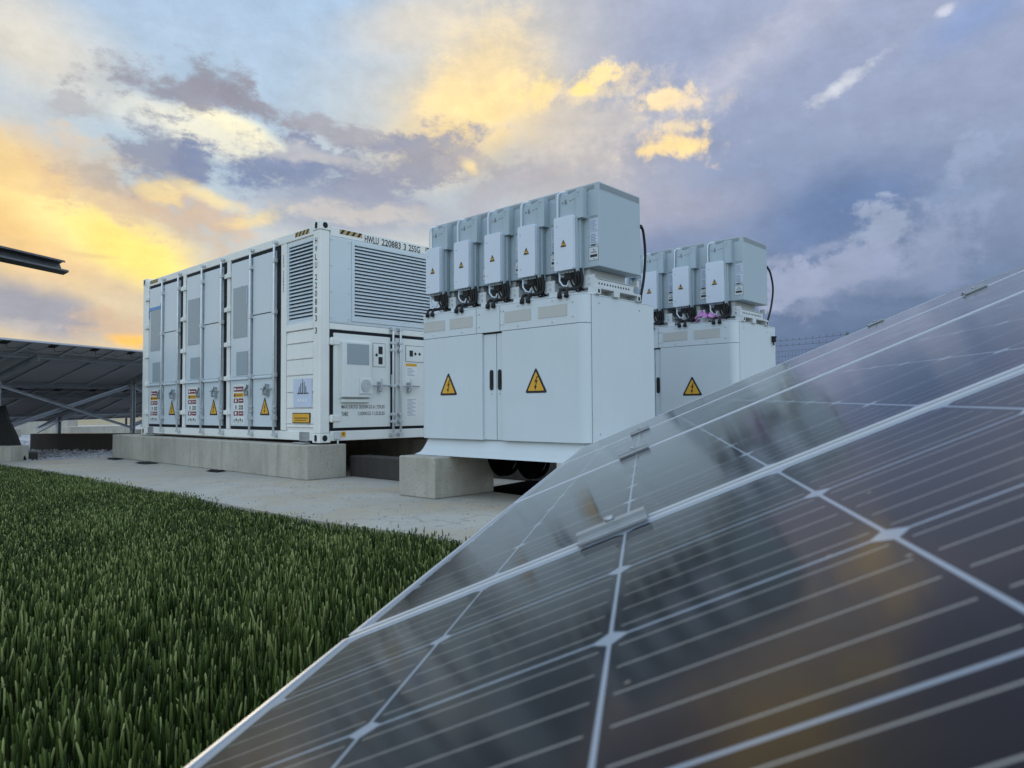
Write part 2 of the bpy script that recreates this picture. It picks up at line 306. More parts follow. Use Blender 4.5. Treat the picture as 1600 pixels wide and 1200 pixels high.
def mat_cells():
    m = bpy.data.materials.new('solar_cells'); m.use_nodes = True
    nt = m.node_tree; N = nt.nodes; L = nt.links; b = N['Principled BSDF']
    tc = N.new('ShaderNodeTexCoord'); s = N.new('ShaderNodeSeparateXYZ'); L.new(tc.outputs['Object'], s.inputs[0])
    def M(op, a, v=None, w=None):
        n = N.new('ShaderNodeMath'); n.operation = op
        for i, q in enumerate((a, v, w)):
            if q is None: continue
            if isinstance(q, bpy.types.NodeSocket): L.new(q, n.inputs[i])
            else: n.inputs[i].default_value = q
        return n.outputs[0]
    def soft(v, a, c):                       # 1 below a, 0 above c
        n = N.new('ShaderNodeMapRange'); n.inputs[1].default_value = a; n.inputs[2].default_value = c; n.inputs[3].default_value = 1; n.inputs[4].default_value = 0; L.new(v, n.inputs[0]); return n.outputs[0]
    px, py = .16, .1588
    gx = M('SUBTRACT', s.outputs[0], .0185); gy = M('SUBTRACT', s.outputs[1], .0205)
    fx = M('FRACT', M('DIVIDE', gx, px)); fy = M('FRACT', M('DIVIDE', gy, py))
    dx = M('MULTIPLY', M('MINIMUM', fx, M('SUBTRACT', 1., fx)), px); dy = M('MULTIPLY', M('MINIMUM', fy, M('SUBTRACT', 1., fy)), py)
    gap = M('MAXIMUM', soft(dx, .0011, .0016), soft(dy, .0011, .0016))
    gap = M('MAXIMUM', gap, soft(M('ADD', dx, dy), .0112, .0120))
    out = M('MAXIMUM', M('LESS_THAN', gx, 0.), M('GREATER_THAN', gx, 6*px))
    out = M('MAXIMUM', out, M('MAXIMUM', M('LESS_THAN', gy, 0.), M('GREATER_THAN', gy, 12*py)))
    gap = M('MAXIMUM', gap, out)
    bf = M('FRACT', M('MULTIPLY', fx, 5.)); bd = M('MULTIPLY', M('ABSOLUTE', M('SUBTRACT', bf, .5)), px/5)
    bus = M('MULTIPLY', soft(bd, .0006, .0008), M('GREATER_THAN', dy, .006))
    # finger lines too thin to see one by one: only a slight lightening
    nz = N.new('ShaderNodeTexNoise'); nz.inputs['Scale'].default_value = 5; nz.inputs['Detail'].default_value = 6; L.new(tc.outputs['Object'], nz.inputs['Vector'])
    nz2 = N.new('ShaderNodeTexNoise'); nz2.inputs['Scale'].default_value = 90; nz2.inputs['Detail'].default_value = 4; L.new(tc.outputs['Object'], nz2.inputs['Vector'])
    def mix(f, a, c):
        n = N.new('ShaderNodeMix'); n.data_type = 'RGBA'
        if isinstance(f, bpy.types.NodeSocket): L.new(f, n.inputs[0])
        else: n.inputs[0].default_value = f
        for q, v in ((n.inputs[6], a), (n.inputs[7], c)):
            if isinstance(v, bpy.types.NodeSocket): L.new(v, q)
            else: q.default_value = (*v, 1)
        return n.outputs[2]
    c = mix(nz.outputs['Fac'], (.0025, .003, .006), (.005, .005, .008))
    c = mix(bus, c, (.26, .25, .24)); c = mix(gap, c, (.26, .30, .36))
    du = N.new('ShaderNodeMapRange'); du.inputs[1].default_value = .42; du.inputs[2].default_value = .8; du.inputs[3].default_value = .0; du.inputs[4].default_value = .007; L.new(nz2.outputs['Fac'], du.inputs[0])
    c = mix(du.outputs[0], c, (.42, .40, .38))
    # scattered specks of dirt and dried drops on the glass
    vo = N.new('ShaderNodeTexVoronoi'); vo.inputs['Scale'].default_value = 34; L.new(tc.outputs['Object'], vo.inputs['Vector'])
    nz3 = N.new('ShaderNodeTexNoise'); nz3.inputs['Scale'].default_value = 9; L.new(tc.outputs['Object'], nz3.inputs['Vector'])
    sp = M('MULTIPLY', soft(vo.outputs['Distance'], .03, .08), M('GREATER_THAN', nz3.outputs['Fac'], .58))
    c = mix(M('MULTIPLY', sp, .55), c, (.36, .31, .25))
    L.new(c, b.inputs['Base Color']); b.inputs['Roughness'].default_value = .45; b.inputs['Specular IOR Level'].default_value = 0
    b.inputs['Coat Weight'].default_value = 1; b.inputs['Coat IOR'].default_value = 1.265
    b.inputs['Sheen Weight'].default_value = .0; b.inputs['Sheen Roughness'].default_value = .35; b.inputs['Sheen Tint'].default_value = (.9, .86, .8, 1)
    cr = N.new('ShaderNodeMapRange'); cr.inputs[1].default_value = .3; cr.inputs[2].default_value = .75; cr.inputs[3].default_value = .09; cr.inputs[4].default_value = .13; L.new(nz.outputs['Fac'], cr.inputs[0]); L.new(cr.outputs[0], b.inputs['Coat Roughness'])
    MATS['solar_cells'] = m; return m

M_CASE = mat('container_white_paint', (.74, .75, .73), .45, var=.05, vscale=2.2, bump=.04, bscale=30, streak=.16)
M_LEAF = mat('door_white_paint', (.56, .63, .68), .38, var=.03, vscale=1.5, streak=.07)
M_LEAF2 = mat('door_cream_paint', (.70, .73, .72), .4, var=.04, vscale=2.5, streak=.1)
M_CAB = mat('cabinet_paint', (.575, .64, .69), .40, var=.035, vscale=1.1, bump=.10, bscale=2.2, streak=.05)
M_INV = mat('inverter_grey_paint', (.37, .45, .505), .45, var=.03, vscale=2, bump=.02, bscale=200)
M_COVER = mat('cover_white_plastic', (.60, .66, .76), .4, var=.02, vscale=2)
M_LIGHT = mat('light_grey_steel', (.55, .58, .60), .5, var=.06, vscale=6)
M_MESHD = mat('dark_vent_mesh', (.23, .26, .29), .6, var=.2, vscale=90)
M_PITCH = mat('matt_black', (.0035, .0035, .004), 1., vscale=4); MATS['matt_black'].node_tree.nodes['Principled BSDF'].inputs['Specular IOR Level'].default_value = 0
M_SLOT = mat('louvre_backing', (.16, .18, .21), .9)
M_DSTEEL = mat('backlit_steel', (.10, .11, .12), .55, metal=.4, var=.2, vscale=9)  # galvanised steel with the dark of its backlit side put into the colour
M_BLACK = mat('black_rubber', (.006, .0065, .008), .7, var=.2, vscale=8)
M_VOID = mat('dark_opening', (.008, .009, .01), .8)
M_NAVY = mat('black_gasket', (.006, .008, .012), .85)
M_STEEL = mat('galvanised_steel', (.40, .43, .46), .38, metal=.75, var=.16, vscale=9)
M_ROD = mat('lock_rod_zinc', (.56, .60, .64), .35, metal=.55, var=.1, vscale=12)
M_ALU = mat('anodised_aluminium', (.44, .47, .51), .45, metal=.4, var=.05, vscale=6)
M_YEL = mat('warning_yellow', (.68, .36, .03), .45, var=.05)
M_HAZ = mat('faded_stripe_yellow', (.46, .33, .13), .55, var=.15, vscale=12)
M_INK = mat('black_ink', (.012, .013, .015), .6)
M_GREYINK = mat('grey_print', (.22, .24, .27), .6)
M_RED = mat('label_dark_red', (.20, .045, .06), .5, var=.1)
M_WHITE = mat('label_white', (.74, .77, .80), .45, var=.03)
M_PALE = mat('label_pale_blue', (.52, .58, .72), .45, var=.04)
M_TAPE = mat('blue_tape', (.08, .25, .52), .5, var=.1)
M_PINK = mat('magenta_plastic', (.50, .20, .48), .5, var=.2, vscale=20)
M_CLAMP = mat('mill_aluminium', (.30, .32, .34), .42, metal=.5, var=.12, vscale=30)
M_BACK = mat('panel_backsheet', (.36, .36, .38), .6, var=.06, vscale=3)
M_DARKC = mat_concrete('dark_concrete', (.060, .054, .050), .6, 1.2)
M_CONC = mat_concrete('block_concrete', (.42, .40, .35), 1., 1.1)
M_SLAB = mat_concrete('slab_concrete', (.40, .38, .34), .5, .35, sand=(.40, .33, .24))
M_GRIL = mat_grille('door_vent_mesh', (.34, .40, .44), (.20, .24, .27), .012)
M_GRILC = mat_grille('cabinet_vent_mesh', (.54, .54, .52), (.36, .37, .37), .010)
M_CELL = mat_cells()
M_GLASSD = mat('dark_window_glass', (.05, .06, .06), .12, coat=.5)

# ------------------------------------------------------------------ mesh helpers
class MB:
    def __init__(self, M=None):
        self.v = []; self.f = []; self.mi = []; self.sm = []; self.M = M or Matrix(); self.k = 0; self.smooth = False
    def add(self, vs, fs):
        o = len(self.v); self.v += [tuple(self.M @ Vector(p)) for p in vs]
        for f in fs: self.f.append([o+i for i in f]); self.mi.append(self.k); self.sm.append(self.smooth)
        return self
    def box(self, x0, x1, y0, y1, z0, z1):
        vs = [(x, y, z) for z in (z0, z1) for y in (y0, y1) for x in (x0, x1)]
        return self.add(vs, [(0, 2, 3, 1), (4, 5, 7, 6), (0, 1, 5, 4), (2, 6, 7, 3), (0, 4, 6, 2), (1, 3, 7, 5)])
    def prism(self, poly, axis, a, b):
        """poly: 2-D points; swept along axis 'x','y','z' from a to b"""
        def P(p, t): return {'x': (t, p[0], p[1]), 'y': (p[0], t, p[1]), 'z': (p[0], p[1], t)}[axis]
        n = len(poly); vs = [P(p, a) for p in poly] + [P(p, b) for p in poly]
        fs = [tuple(range(n-1, -1, -1)), tuple(range(n, 2*n))] + [(i, (i+1) % n, n+(i+1) % n, n+i) for i in range(n)]
        if axis == 'y': fs = [tuple(reversed(f)) for f in fs]
        return self.add(vs, fs)
    def tube(self, pts, r, n=8, caps=True):
        pts = [Vector(p) for p in pts]; vs = []; fs = []; up = None
        for i, p in enumerate(pts):
            t = (pts[min(i+1, len(pts)-1)] - pts[max(i-1, 0)]).normalized()
            if up is None: up = Vector((0, 0, 1)) if abs(t.z) < .9 else Vector((1, 0, 0))
            a = t.cross(up).normalized(); up = a.cross(t).normalized()
            rr = r[i] if isinstance(r, (list, tuple)) else r
            vs += [p + (a*math.cos(2*math.pi*k/n) + up*math.sin(2*math.pi*k/n))*rr for k in range(n)]
        for i in range(len(pts)-1):
            for k in range(n): fs.append((i*n+k, i*n+(k+1) % n, (i+1)*n+(k+1) % n, (i+1)*n+k))
        s = self.smooth; self.smooth = True; o = len(self.v)
        self.add(vs, fs); self.smooth = s
        if caps: 
            self.v += []; m = (len(pts)-1)*n
            for f in (tuple(range(n-1, -1, -1)), tuple(range(m, m+n))): self.f.append([o+i for i in f]); self.mi.append(self.k); self.sm.append(False)
        return self
    def disc(self, c, r, axis='y', n=14, d=.004):
        p = Vector(c); a = {'x': Vector((d, 0, 0)), 'y': Vector((0, d, 0)), 'z': Vector((0, 0, d))}[axis]
        return self.tube([p - a, p + a], r, n)
    def mesh(self, me, M):
        o = len(self.v); self.v += [tuple(self.M @ (M @ v.co)) for v in me.vertices]
        for pl in me.polygons: self.f.append([o+i for i in pl.vertices]); self.mi.append(self.k); self.sm.append(False)
        return self
    def build(self, name, mats, parent=None, off=(0, 0, 0), bevel=0., seg=2, angle=35):
        me = bpy.data.meshes.new(name)
        ox, oy, oz = off
        me.from_pydata([(x-ox, y-oy, z-oz) for x, y, z in self.v], [], self.f)
        for m in (mats if isinstance(mats, (list, tuple)) else [mats]): me.materials.append(m)
        me.polygons.foreach_set('material_index', self.mi); me.polygons.foreach_set('use_smooth', self.sm)
        me.update()
        o = bpy.data.objects.new(name, me); COL.objects.link(o)
        if parent: o.parent = parent
        else: o.location = off
        if bevel:
            b = o.modifiers.new('bevel', 'BEVEL'); b.width = bevel; b.segments = seg; b.limit_method = 'ANGLE'; b.angle_limit = R(angle); b.harden_normals = False
        return o

_text = {}
def text_mesh(s, bold=.014):
    if s in _text: return _text[s]
    cu = bpy.data.curves.new('lettering', 'FONT'); cu.body = s; cu.extrude = 0; cu.offset = bold if len(s) < 9 else .004; cu.resolution_u = 3
    ob = bpy.data.objects.new('lettering', cu); me = bpy.data.meshes.new_from_object(ob)
    bpy.data.objects.remove(ob); bpy.data.curves.remove(cu)
    xs = [v.co.x for v in me.vertices]; ys = [v.co.y for v in me.vertices]
    _text[s] = (me, min(xs), max(xs), min(ys), max(ys)); return _text[s]
def put_text(mb, s, origin, ax, ay, w, h, space=None):
    """flat lettering: lower-left corner at origin, ax / ay unit directions, w x h metres"""
    me, x0, x1, y0, y1 = text_mesh(s)
    ax = Vector(ax); ay = Vector(ay); az = ax.cross(ay)
    S = Matrix.Diagonal((w/(x1-x0), h/(y1-y0), 1, 1)) @ Matrix.Translation((-x0, -y0, 0))
    B = Matrix((ax, ay, az)).transposed().to_4x4(); B.translation = Vector(origin)
    mb.mesh(me, B @ S); return mb

def tag(o, label=None, cat=None, group=None, kind=None):
    for k, v in (('label', label), ('category', cat), ('group', group), ('kind', kind)):
        if v: o[k] = v
    return o
def thing(name, loc, label, cat, group=None, rot=None):
    o = bpy.data.objects.new(name, None); COL.objects.link(o); o.location = loc; o.empty_display_size = .2
    if rot is not None: o.rotation_euler = rot
    return tag(o, label, cat, group)
def copy_tree(o, parent=None):
    c = o.copy(); COL.objects.link(c)
    if parent: c.parent = parent
    for ch in [x for x in bpy.data.objects if x.parent == o]: copy_tree(ch, c)
    return c

def warning_triangle(mb, cx, cy, cz, w, h, plane, out, bolt=True):
    """yellow triangle with black edge and lightning arrow; plane 'xz' (faces -Y) or 'yz' (faces +X)"""
    def P(a, b, d): return (cx+a, cy-d*out, cz+b) if plane == 'xz' else (cx+d*out, cy+a, cz+b)
    def poly(pts, d):
        mb.add([P(a, b, d) for a, b in pts], [tuple(range(len(pts)))])
    def tri(s, r, d):
        # rounded corners
        V = [(-w/2*s, -h/3*s), (w/2*s, -h/3*s), (0, 2*h/3*s)]; pts = []
        for i in range(3):
            a = Vector(V[i]); p = Vector(V[i-1]); q = Vector(V[(i+1) % 3])
            pts += [tuple(a+(p-a).normalized()*r), tuple(a+(p-a).normalized()*r*.35+(q-a).normalized()*r*.35), tuple(a+(q-a).normalized()*r)]
        poly(pts, d)
    mb.k = 1; tri(1., w*.07, .002)
    mb.k = 0; tri(.74, w*.04, .0035)
    mb.k = 1
    if bolt:
        s = h*.0105; k = -h*.03
        B = [(4, 42), (-7, 12), (1, 16), (-4, -8), (-8, -6), (-1, -24), (4, -4), (1, -5), (9, 26), (0, 21), (8, 42)]
        B = [(6, 44), (-6, 12), (3, 17), (-3, -6), (-7, -4), (-1, -26), (5, -3), (1, -4), (10, 27), (1, 22), (11, 44)]
        poly([((a-1)*s*1.05, b*s*.74+k+.005*h) for a, b in B], .005)
# ================================================================== the ground
def sheet(name, pts, z, m, kind='structure', thick=0.):
    mb = MB()
    if thick: mb.prism(pts, 'z', z-thick, z)
    else: mb.add([(x, y, z) for x, y in pts], [tuple(range(len(pts)))])
    o = mb.build(name, m); o['kind'] = kind; return o

def mat_ground(name, c1, c2, c3, s1, s2, bump=.6):
    m = bpy.data.materials.new(name); m.use_nodes = True
    nt = m.node_tree; N = nt.nodes; L = nt.links; b = N['Principled BSDF']; b.inputs['Roughness'].default_value = .95; b.inputs['Specular IOR Level'].default_value = .15
    tc = N.new('ShaderNodeTexCoord')
    def nz(s):
        n = N.new('ShaderNodeTexNoise'); n.inputs['Scale'].default_value = s; n.inputs['Detail'].default_value = 8; n.inputs['Roughness'].default_value = .7; L.new(tc.outputs['Object'], n.inputs['Vector']); return n.outputs['Fac']
    a, d = nz(s1), nz(s2)
    def mix(f, lo, hi, p, q):
        r = N.new('ShaderNodeMapRange'); r.inputs[1].default_value = lo; r.inputs[2].default_value = hi; L.new(f, r.inputs[0])
        n = N.new('ShaderNodeMix'); n.data_type = 'RGBA'; L.new(r.outputs[0], n.inputs[0])
        for s, v in ((n.inputs[6], p), (n.inputs[7], q)):
            if isinstance(v, bpy.types.NodeSocket): L.new(v, s)
            else: s.default_value = (*v, 1)
        return n.outputs[2]
    c = mix(a, .4, .62, c1, c2); c = mix(d, .5, .72, c, c3); L.new(c, b.inputs['Base Color'])
    bp = N.new('ShaderNodeBump'); bp.inputs['Strength'].default_value = bump; bp.inputs['Distance'].default_value = .03; L.new(d, bp.inputs['Height']); L.new(bp.outputs[0], b.inputs['Normal'])
    MATS[name] = m; return m
M_FIELD = mat_ground('dry_field_earth', (.20, .20, .14), (.25, .24, .17), (.13, .15, .09), .08, 2.5)
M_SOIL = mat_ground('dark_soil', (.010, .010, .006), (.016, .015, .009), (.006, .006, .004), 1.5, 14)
M_GRAVEL = mat_ground('crushed_stone', (.30, .31, .34), (.44, .45, .48), (.16, .17, .20), 7, 26, .9)
EDGE = [(-9.5, -2.22), (-6.74, -2.06), (-4.1, -1.86), (-1.3, -1.88), (.46, -1.86), (1.92, -1.89), (2.97, -1.87), (4.0, -1.76), (6.0, -1.76), (9.5, -1.8)]
S = 900
sheet('ground', [(-S, -S), (S, -S), (S, S), (-S, S)], -.06, M_FIELD)
sheet('gravel', [(-46, -14), (-7.35, -14), (-7.35, 24), (-46, 24)], -.03, M_GRAVEL)
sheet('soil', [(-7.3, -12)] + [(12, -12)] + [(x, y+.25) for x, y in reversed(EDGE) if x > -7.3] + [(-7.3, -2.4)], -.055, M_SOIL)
sheet('concrete_slab', [(-7.3, -2.62)] + [(x, y) for x, y in EDGE if x > -7.2] + [(9.5, 7.2), (-7.3, 7.2)], 0, M_SLAB, thick=.14)

# loose stones over the gravel, close enough to be seen
def stones():
    rng = np.random.default_rng(5); mb = MB()
    base = [(1, 0, 0), (-.9, .2, .1), (.1, 1, .1), (-.1, -1, 0), (.1, .1, .8), (0, 0, -.6)]
    fs = [(0, 2, 4), (2, 1, 4), (1, 3, 4), (3, 0, 4), (2, 0, 5), (1, 2, 5), (3, 1, 5), (0, 3, 5)]
    for i in range(5200):
        t = rng.random(); x = -7.5 - 11*t**1.6; y = rng.uniform(-3.2, 3.2) + (x+7.5)*-.22
        s = rng.uniform(.018, .05); a = rng.uniform(0, 6.3); c, q = math.cos(a), math.sin(a)
        k = rng.uniform(.7, 1.3, 3)*s
        mb.add([(x+(p[0]*k[0]*c-p[1]*k[1]*q), y+(p[0]*k[0]*q+p[1]*k[1]*c), -.02+p[2]*k[2]) for p in base], fs)
    tag(mb.build('loose_gravel', M_GRAVEL), 'loose grey crushed stone lying under the solar tables behind the container', 'gravel', kind='stuff')
stones()

# ================================================================== grass
def grass():
    rng = np.random.default_rng(11)
    ex = np.array([e[0] for e in EDGE]); ey = np.array([e[1] for e in EDGE])
    n = 215000
    x = rng.uniform(-9.2, 9.0, n); y = rng.uniform(-7.6, -1.55, n)
    edge = np.interp(x, ex, ey) + .05*np.sin(x*3.1) + .04*np.sin(x*7.7+1) + rng.normal(0, .075, n) - .12*(rng.random(n) < .3)*rng.random(n)
    d = np.hypot(x-7.99, y+4.98)
    keep = (y < edge) & (x > -7.35)
    # thinner where the growth lies far from where people stand
    keep &= rng.random(n) < np.clip(1.15 - np.maximum(d-9, 0)*.08, .25, 1.) * np.where((y < -6.4) & (x > 3), .35, 1.)
    x, y, d = x[keep], y[keep], d[keep]; n = len(x)
    # clumped stand: height varies in soft patches
    patch = np.sin(x*2.3+1.7*np.sin(y*1.9))*np.sin(y*2.9+1.3*np.sin(x*1.4))
    h = (.058 + .055*np.clip((6.2-d)/3.6, 0, 1) + .014*patch + rng.normal(0, .2, n)*.1*(.35+.65*np.clip((6.2-d)/3.6, 0, 1))).clip(.035, .2)
    w = rng.uniform(.0033, .0058, n); a = rng.uniform(0, 2*np.pi, n)
    lean = rng.uniform(.0, .10, n)*h*np.where(rng.random(n) < .05, 4., 1.); la = a + rng.normal(0, .5, n) + np.pi/2
    bend = rng.normal(0, .11, n)*h
    z0 = -.055
    lx, ly = np.cos(la), np.sin(la)
    K = 3; RG = 5; V = np.zeros((n, RG*K, 3), np.float32)
    T = np.array([0, .35, .7, .95, 1.]); W = np.array([.75, 1., 1., .72, .3])
    for i in range(RG):
        off = lean*T[i]**2 + bend*np.sin(T[i]*np.pi*1.4)*.35
        cx = x + lx*off; cy = y + ly*off; cz = z0 + h*T[i]
        for k in range(K):
            th = a + 2*np.pi*k/K
            V[:, i*K+k, 0] = cx + np.cos(th)*w*W[i]; V[:, i*K+k, 1] = cy + np.sin(th)*w*W[i]; V[:, i*K+k, 2] = cz
    F = np.array([(i*K+k, i*K+(k+1) % K, (i+1)*K+(k+1) % K, (i+1)*K+k) for i in range(RG-1) for k in range(K)]); nf = len(F)
    idx = (F[None] + (np.arange(n)*RG*K)[:, None, None]).reshape(-1)
    me = bpy.data.meshes.new('grass'); me.vertices.add(n*RG*K); me.vertices.foreach_set('co', V.reshape(-1))
    me.loops.add(len(idx)); me.loops.foreach_set('vertex_index', idx.astype(np.int32))
    me.polygons.add(n*nf); me.polygons.foreach_set('loop_start', np.arange(0, n*nf*4, 4, dtype=np.int32)); me.polygons.foreach_set('loop_total', np.full(n*nf, 4, np.int32))
    me.polygons.foreach_set('use_smooth', np.ones(n*nf, bool))
    at = me.attributes.new('tint', 'FLOAT', 'POINT')
    t = np.clip(rng.normal(.5, .27, n) + .12*patch, 0, 1); t = np.where(rng.random(n) < .05, 1.4, t)
    at.data.foreach_set('value', np.repeat(t, RG*K).astype(np.float32))
    me.update()
    m = bpy.data.materials.new('grass_blades'); m.use_nodes = True; N = m.node_tree.nodes; L = m.node_tree.links; b = N['Principled BSDF']
    aN = N.new('ShaderNodeAttribute'); aN.attribute_name = 'tint'
    cr = N.new('ShaderNodeValToRGB'); L.new(aN.outputs['Fac'], cr.inputs[0]); e = cr.color_ramp.elements
    for q, (p, c) in zip([e.new(.3), e.new(.6)], ((.42, (.034, .060, .012)), (.74, (.125, .168, .042)))): q.position = p; q.color = (*c, 1)
    e[0].color = (.012, .024, .005, 1); e[len(e)-1].color = (.30, .34, .13, 1)
    L.new(cr.outputs[0], b.inputs['Base Color']); b.inputs['Roughness'].default_value = .5; b.inputs['Specular IOR Level'].default_value = .2
    tr = N.new('ShaderNodeBsdfTranslucent'); L.new(cr.outputs[0], tr.inputs[0]); mx = N.new('ShaderNodeMixShader'); mx.inputs[0].default_value = .12
    out = N['Material Output']; L.new(b.outputs[0], mx.inputs[1]); L.new(tr.outputs[0], mx.inputs[2]); L.new(mx.outputs[0], out.inputs[0])
    me.materials.append(m)
    o = bpy.data.objects.new('grass', me); COL.objects.link(o); tag(o, 'dense dark green grass growing in front of the concrete slab', 'grass', kind='stuff')
grass()

# ================================================================== concrete blocks
def block(name, x0, x1, y0, y1, h, m, label, cat, group=None, bev=.014, seams=()):
    mb = MB(); c = ((x0+x1)/2, (y0+y1)/2, 0)
    cuts = [x0] + list(seams) + [x1]
    for i, (a, b2) in enumerate(zip(cuts[:-1], cuts[1:])): mb.box(a + (.003 if i else 0), b2 - (.003 if i < len(cuts)-2 else 0), y0, y1, 0, h)
    if seams: mb.box(x0+.02, x1-.02, y0+.012, y1-.012, .01, h-.012)
    o = mb.build(name, m, off=c, bevel=bev, seg=3); return tag(o, label, cat, group)
block('concrete_plinth', -6.98, .04, -.2, .38, .44, M_CONC, 'long pale concrete plinth carrying the door side of the white container', 'concrete block', seams=(-4.75, -2.35))
block('concrete_plinth', -6.98, .0, 2.05, 2.6, .44, M_CONC, 'long concrete plinth under the hidden far side of the white container', 'concrete block')
block('concrete_block', 2.14, 2.70, -.4, .44, .41, M_CONC, 'short pale concrete block under the left end of the front cabinet', 'concrete block', bev=.016)
block('concrete_block', 4.32, 4.78, -.3, .5, .41, M_CONC, 'concrete block under the right end of the front cabinet', 'concrete block', bev=.016)
block('concrete_block', 2.19, 2.75, 2.35, 3.2, .41, M_CONC, 'concrete block under the left end of the rear cabinet', 'concrete block', bev=.016)
block('concrete_block', 4.30, 4.80, 2.45, 3.25, .41, M_CONC, 'concrete block under the right end of the rear cabinet', 'concrete block', bev=.016)
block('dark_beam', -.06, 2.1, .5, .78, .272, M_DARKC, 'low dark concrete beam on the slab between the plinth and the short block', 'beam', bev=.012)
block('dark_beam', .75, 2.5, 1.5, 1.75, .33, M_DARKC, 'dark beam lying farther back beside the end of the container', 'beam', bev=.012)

# ================================================================== battery container
CX, CY, CZ = -3.03, 1.22, .46
W_, L_, H_ = 2.438, 6.058, 2.896
def container():
    T = thing('battery_container', (CX, CY, CZ), 'white shipping container of batteries with side doors and louvres on a concrete plinth', 'container')
    O = (CX, CY, CZ)
    def B(mb, name, m, par=T, **k): return mb.build(name, m, par, off=O, **k)
    z0, z1 = .46, .46+H_
    # inner body, roof, floor
    mb = MB(); mb.box(-L_+.05, -.07, .07, W_-.05, z0+.13, z1-.10); B(mb, 'body', M_CASE)
    mb = MB(); mb.box(-L_+.04, -.04, .04, W_-.04, z1-.10, z1-.06)
    for i in range(20):
        x = -L_+.3+i*.29; mb.box(x, x+.13, .12, W_-.12, z1-.06, z1-.045)
    B(mb, 'roof', M_CASE, bevel=.006)
    mb = MB()
    for y in (0, W_-.12):
        mb.box(-L_+.16, -.16, y+.004, y+.116, z1-.165, z1-.052)
    for x in (-L_, -.12): mb.box(x+.004, x+.116, .16, W_-.16, z1-.185, z1-.050)
    B(mb, 'top_rail', M_CASE, bevel=.008)
    mb = MB()
    mb.box(-L_+.16, -.16, .004, .12, z0+.025, z0+.145); mb.box(-L_+.16, -.16, W_-.12, W_-.004, z0+.025, z0+.145)
    for x in (-L_, -.12): mb.box(x+.004, x+.116, .16, W_-.16, z0+.02, z0+.15)
    B(mb, 'bottom_rail', M_CASE, bevel=.008)
    mb = MB(); mb.box(-L_+.1, -.12, .12, W_-.12, z0+.05, z0+.128)
    for i in range(12): mb.box(-L_+.4+i*.46, -L_+.47+i*.46, .12, W_-.12, z0+.03, z0+.05)
    B(mb, 'floor_frame', M_NAVY)
    for cx, sx in ((-L_, 1), (0, -1)):
        for cy, sy in ((0, 1), (W_, -1)):
            mb = MB(); a, b_ = sorted((cx, cx+sx*.17)); c, d_ = sorted((cy, cy+sy*.15))
            mb.box(a+.003, b_, c+.003, d_, z0+.118, z1-.118); B(mb, 'corner_post', M_CASE, bevel=.014)
            for zc in (z0, z1-.118):
                mb = MB(); mb.box(a-.003, b_+.008, c-.003, d_+.012, zc, zc+.118)
                k = B(mb, 'corner_casting', M_CASE, bevel=.008)
                hb = MB(); yy = c-.0045 if sy > 0 else d_+.0135; xx = b_+.0095 if sx < 0 else a-.0045
                def oval(cen, u, w, h):
                    pts = [(math.copysign(1, math.cos(t))*max(0, w/2-h/2)*(1 if w > h else 0)+math.cos(t)*min(w, h)/2, math.sin(t)*h/2) if w > h else (math.cos(t)*w/2, math.copysign(1, math.sin(t))*(h/2-w/2)+math.sin(t)*w/2) for t in [2*math.pi*i/20+.01 for i in range(20)]]
                    hb.add([tuple(Vector(cen)+Vector(u)*p[0]+Vector((0, 0, p[1]))) for p in pts], [tuple(range(20))])
                oval(((a+b_)/2, yy, zc+.06), (1, 0, 0) if sy > 0 else (-1, 0, 0), .062, .092)
                oval((xx, (c+d_)/2, zc+.06), (0, 1, 0) if sx < 0 else (0, -1, 0), .074, .080)
                nh = len(hb.v)//2
                for q in (0, 1):
                    h1 = MB(); h1.add(hb.v[q*nh:(q+1)*nh], [tuple(range(nh))]); h1.build('casting_hole', M_VOID, k, off=O)
    # ---- side doors
    bays = [(-5.76, -4.25), (-4.14, -2.62), (-2.51, -.98)]
    prev = -L_+.17
    for bi, (a, b_) in enumerate(bays):
        mb = MB(); mb.box(prev, a, .0, .07, .605, 3.19); B(mb, 'door_jamb', M_CASE, bevel=.006); prev = b_
        mb = MB(); mb.box(a, b_, .022, .07, .61, 3.178); B(mb, 'door_gasket', M_NAVY)
    mb = MB(); mb.box(-.98, -.17, .022, .07, .605, 2.05); mb.box(-.98, -.17, .0225, .069, 3.16, 3.19); mb.box(-.98, -.845, .0225, .069, 2.05, 3.16); B(mb, 'corner_wall', M_CASE)
    for bi, (a, b_) in enumerate(bays):
        # first leaf: vents above, notices below
        lx0, lx1 = a+.045, a+.70
        mb = MB(); mb.box(lx0, lx1, -.004, .021, .655, 3.13)
        mb.box(lx0+.03, lx1, -.012, -.004, 1.395, 3.13); mb.box(lx0+.02, lx1, -.03, -.004, 1.345, 1.372)
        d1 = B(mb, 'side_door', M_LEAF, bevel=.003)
        g = MB(); g.box(a+.14, a+.58, -.018, -.012, 1.98, 2.74); g.build('vent_grille', M_GRIL, d1, off=O)
        g = MB(); g.box(a+.25, a+.61, -.018, -.012, 1.415, 1.765); g.build('vent_grille', M_GRIL, d1, off=O)
        # stack of safety notices
        n = MB(); nx = a+.15; yf = -.0065
        def rect(x, z, w, h, k, y=yf):
            n.k = k; n.add([(x, y, z), (x+w, y, z), (x+w, y, z+h), (x, y, z+h)], [(0, 1, 2, 3)])
        rect(nx-.02, .68, .36, .60, 3, -.0055)
        rect(nx, 1.17, .31, .075, 0); rect(nx+.02, 1.19, .05, .035, 2, -.0075); rect(nx+.09, 1.2, .18, .012, 2, -.0075)
        rect(nx, 1.085, .31, .065, 1); rect(nx+.02, 1.095, .04, .045, 4, -.0075); rect(nx+.08, 1.112, .2, .012, 4, -.0075)
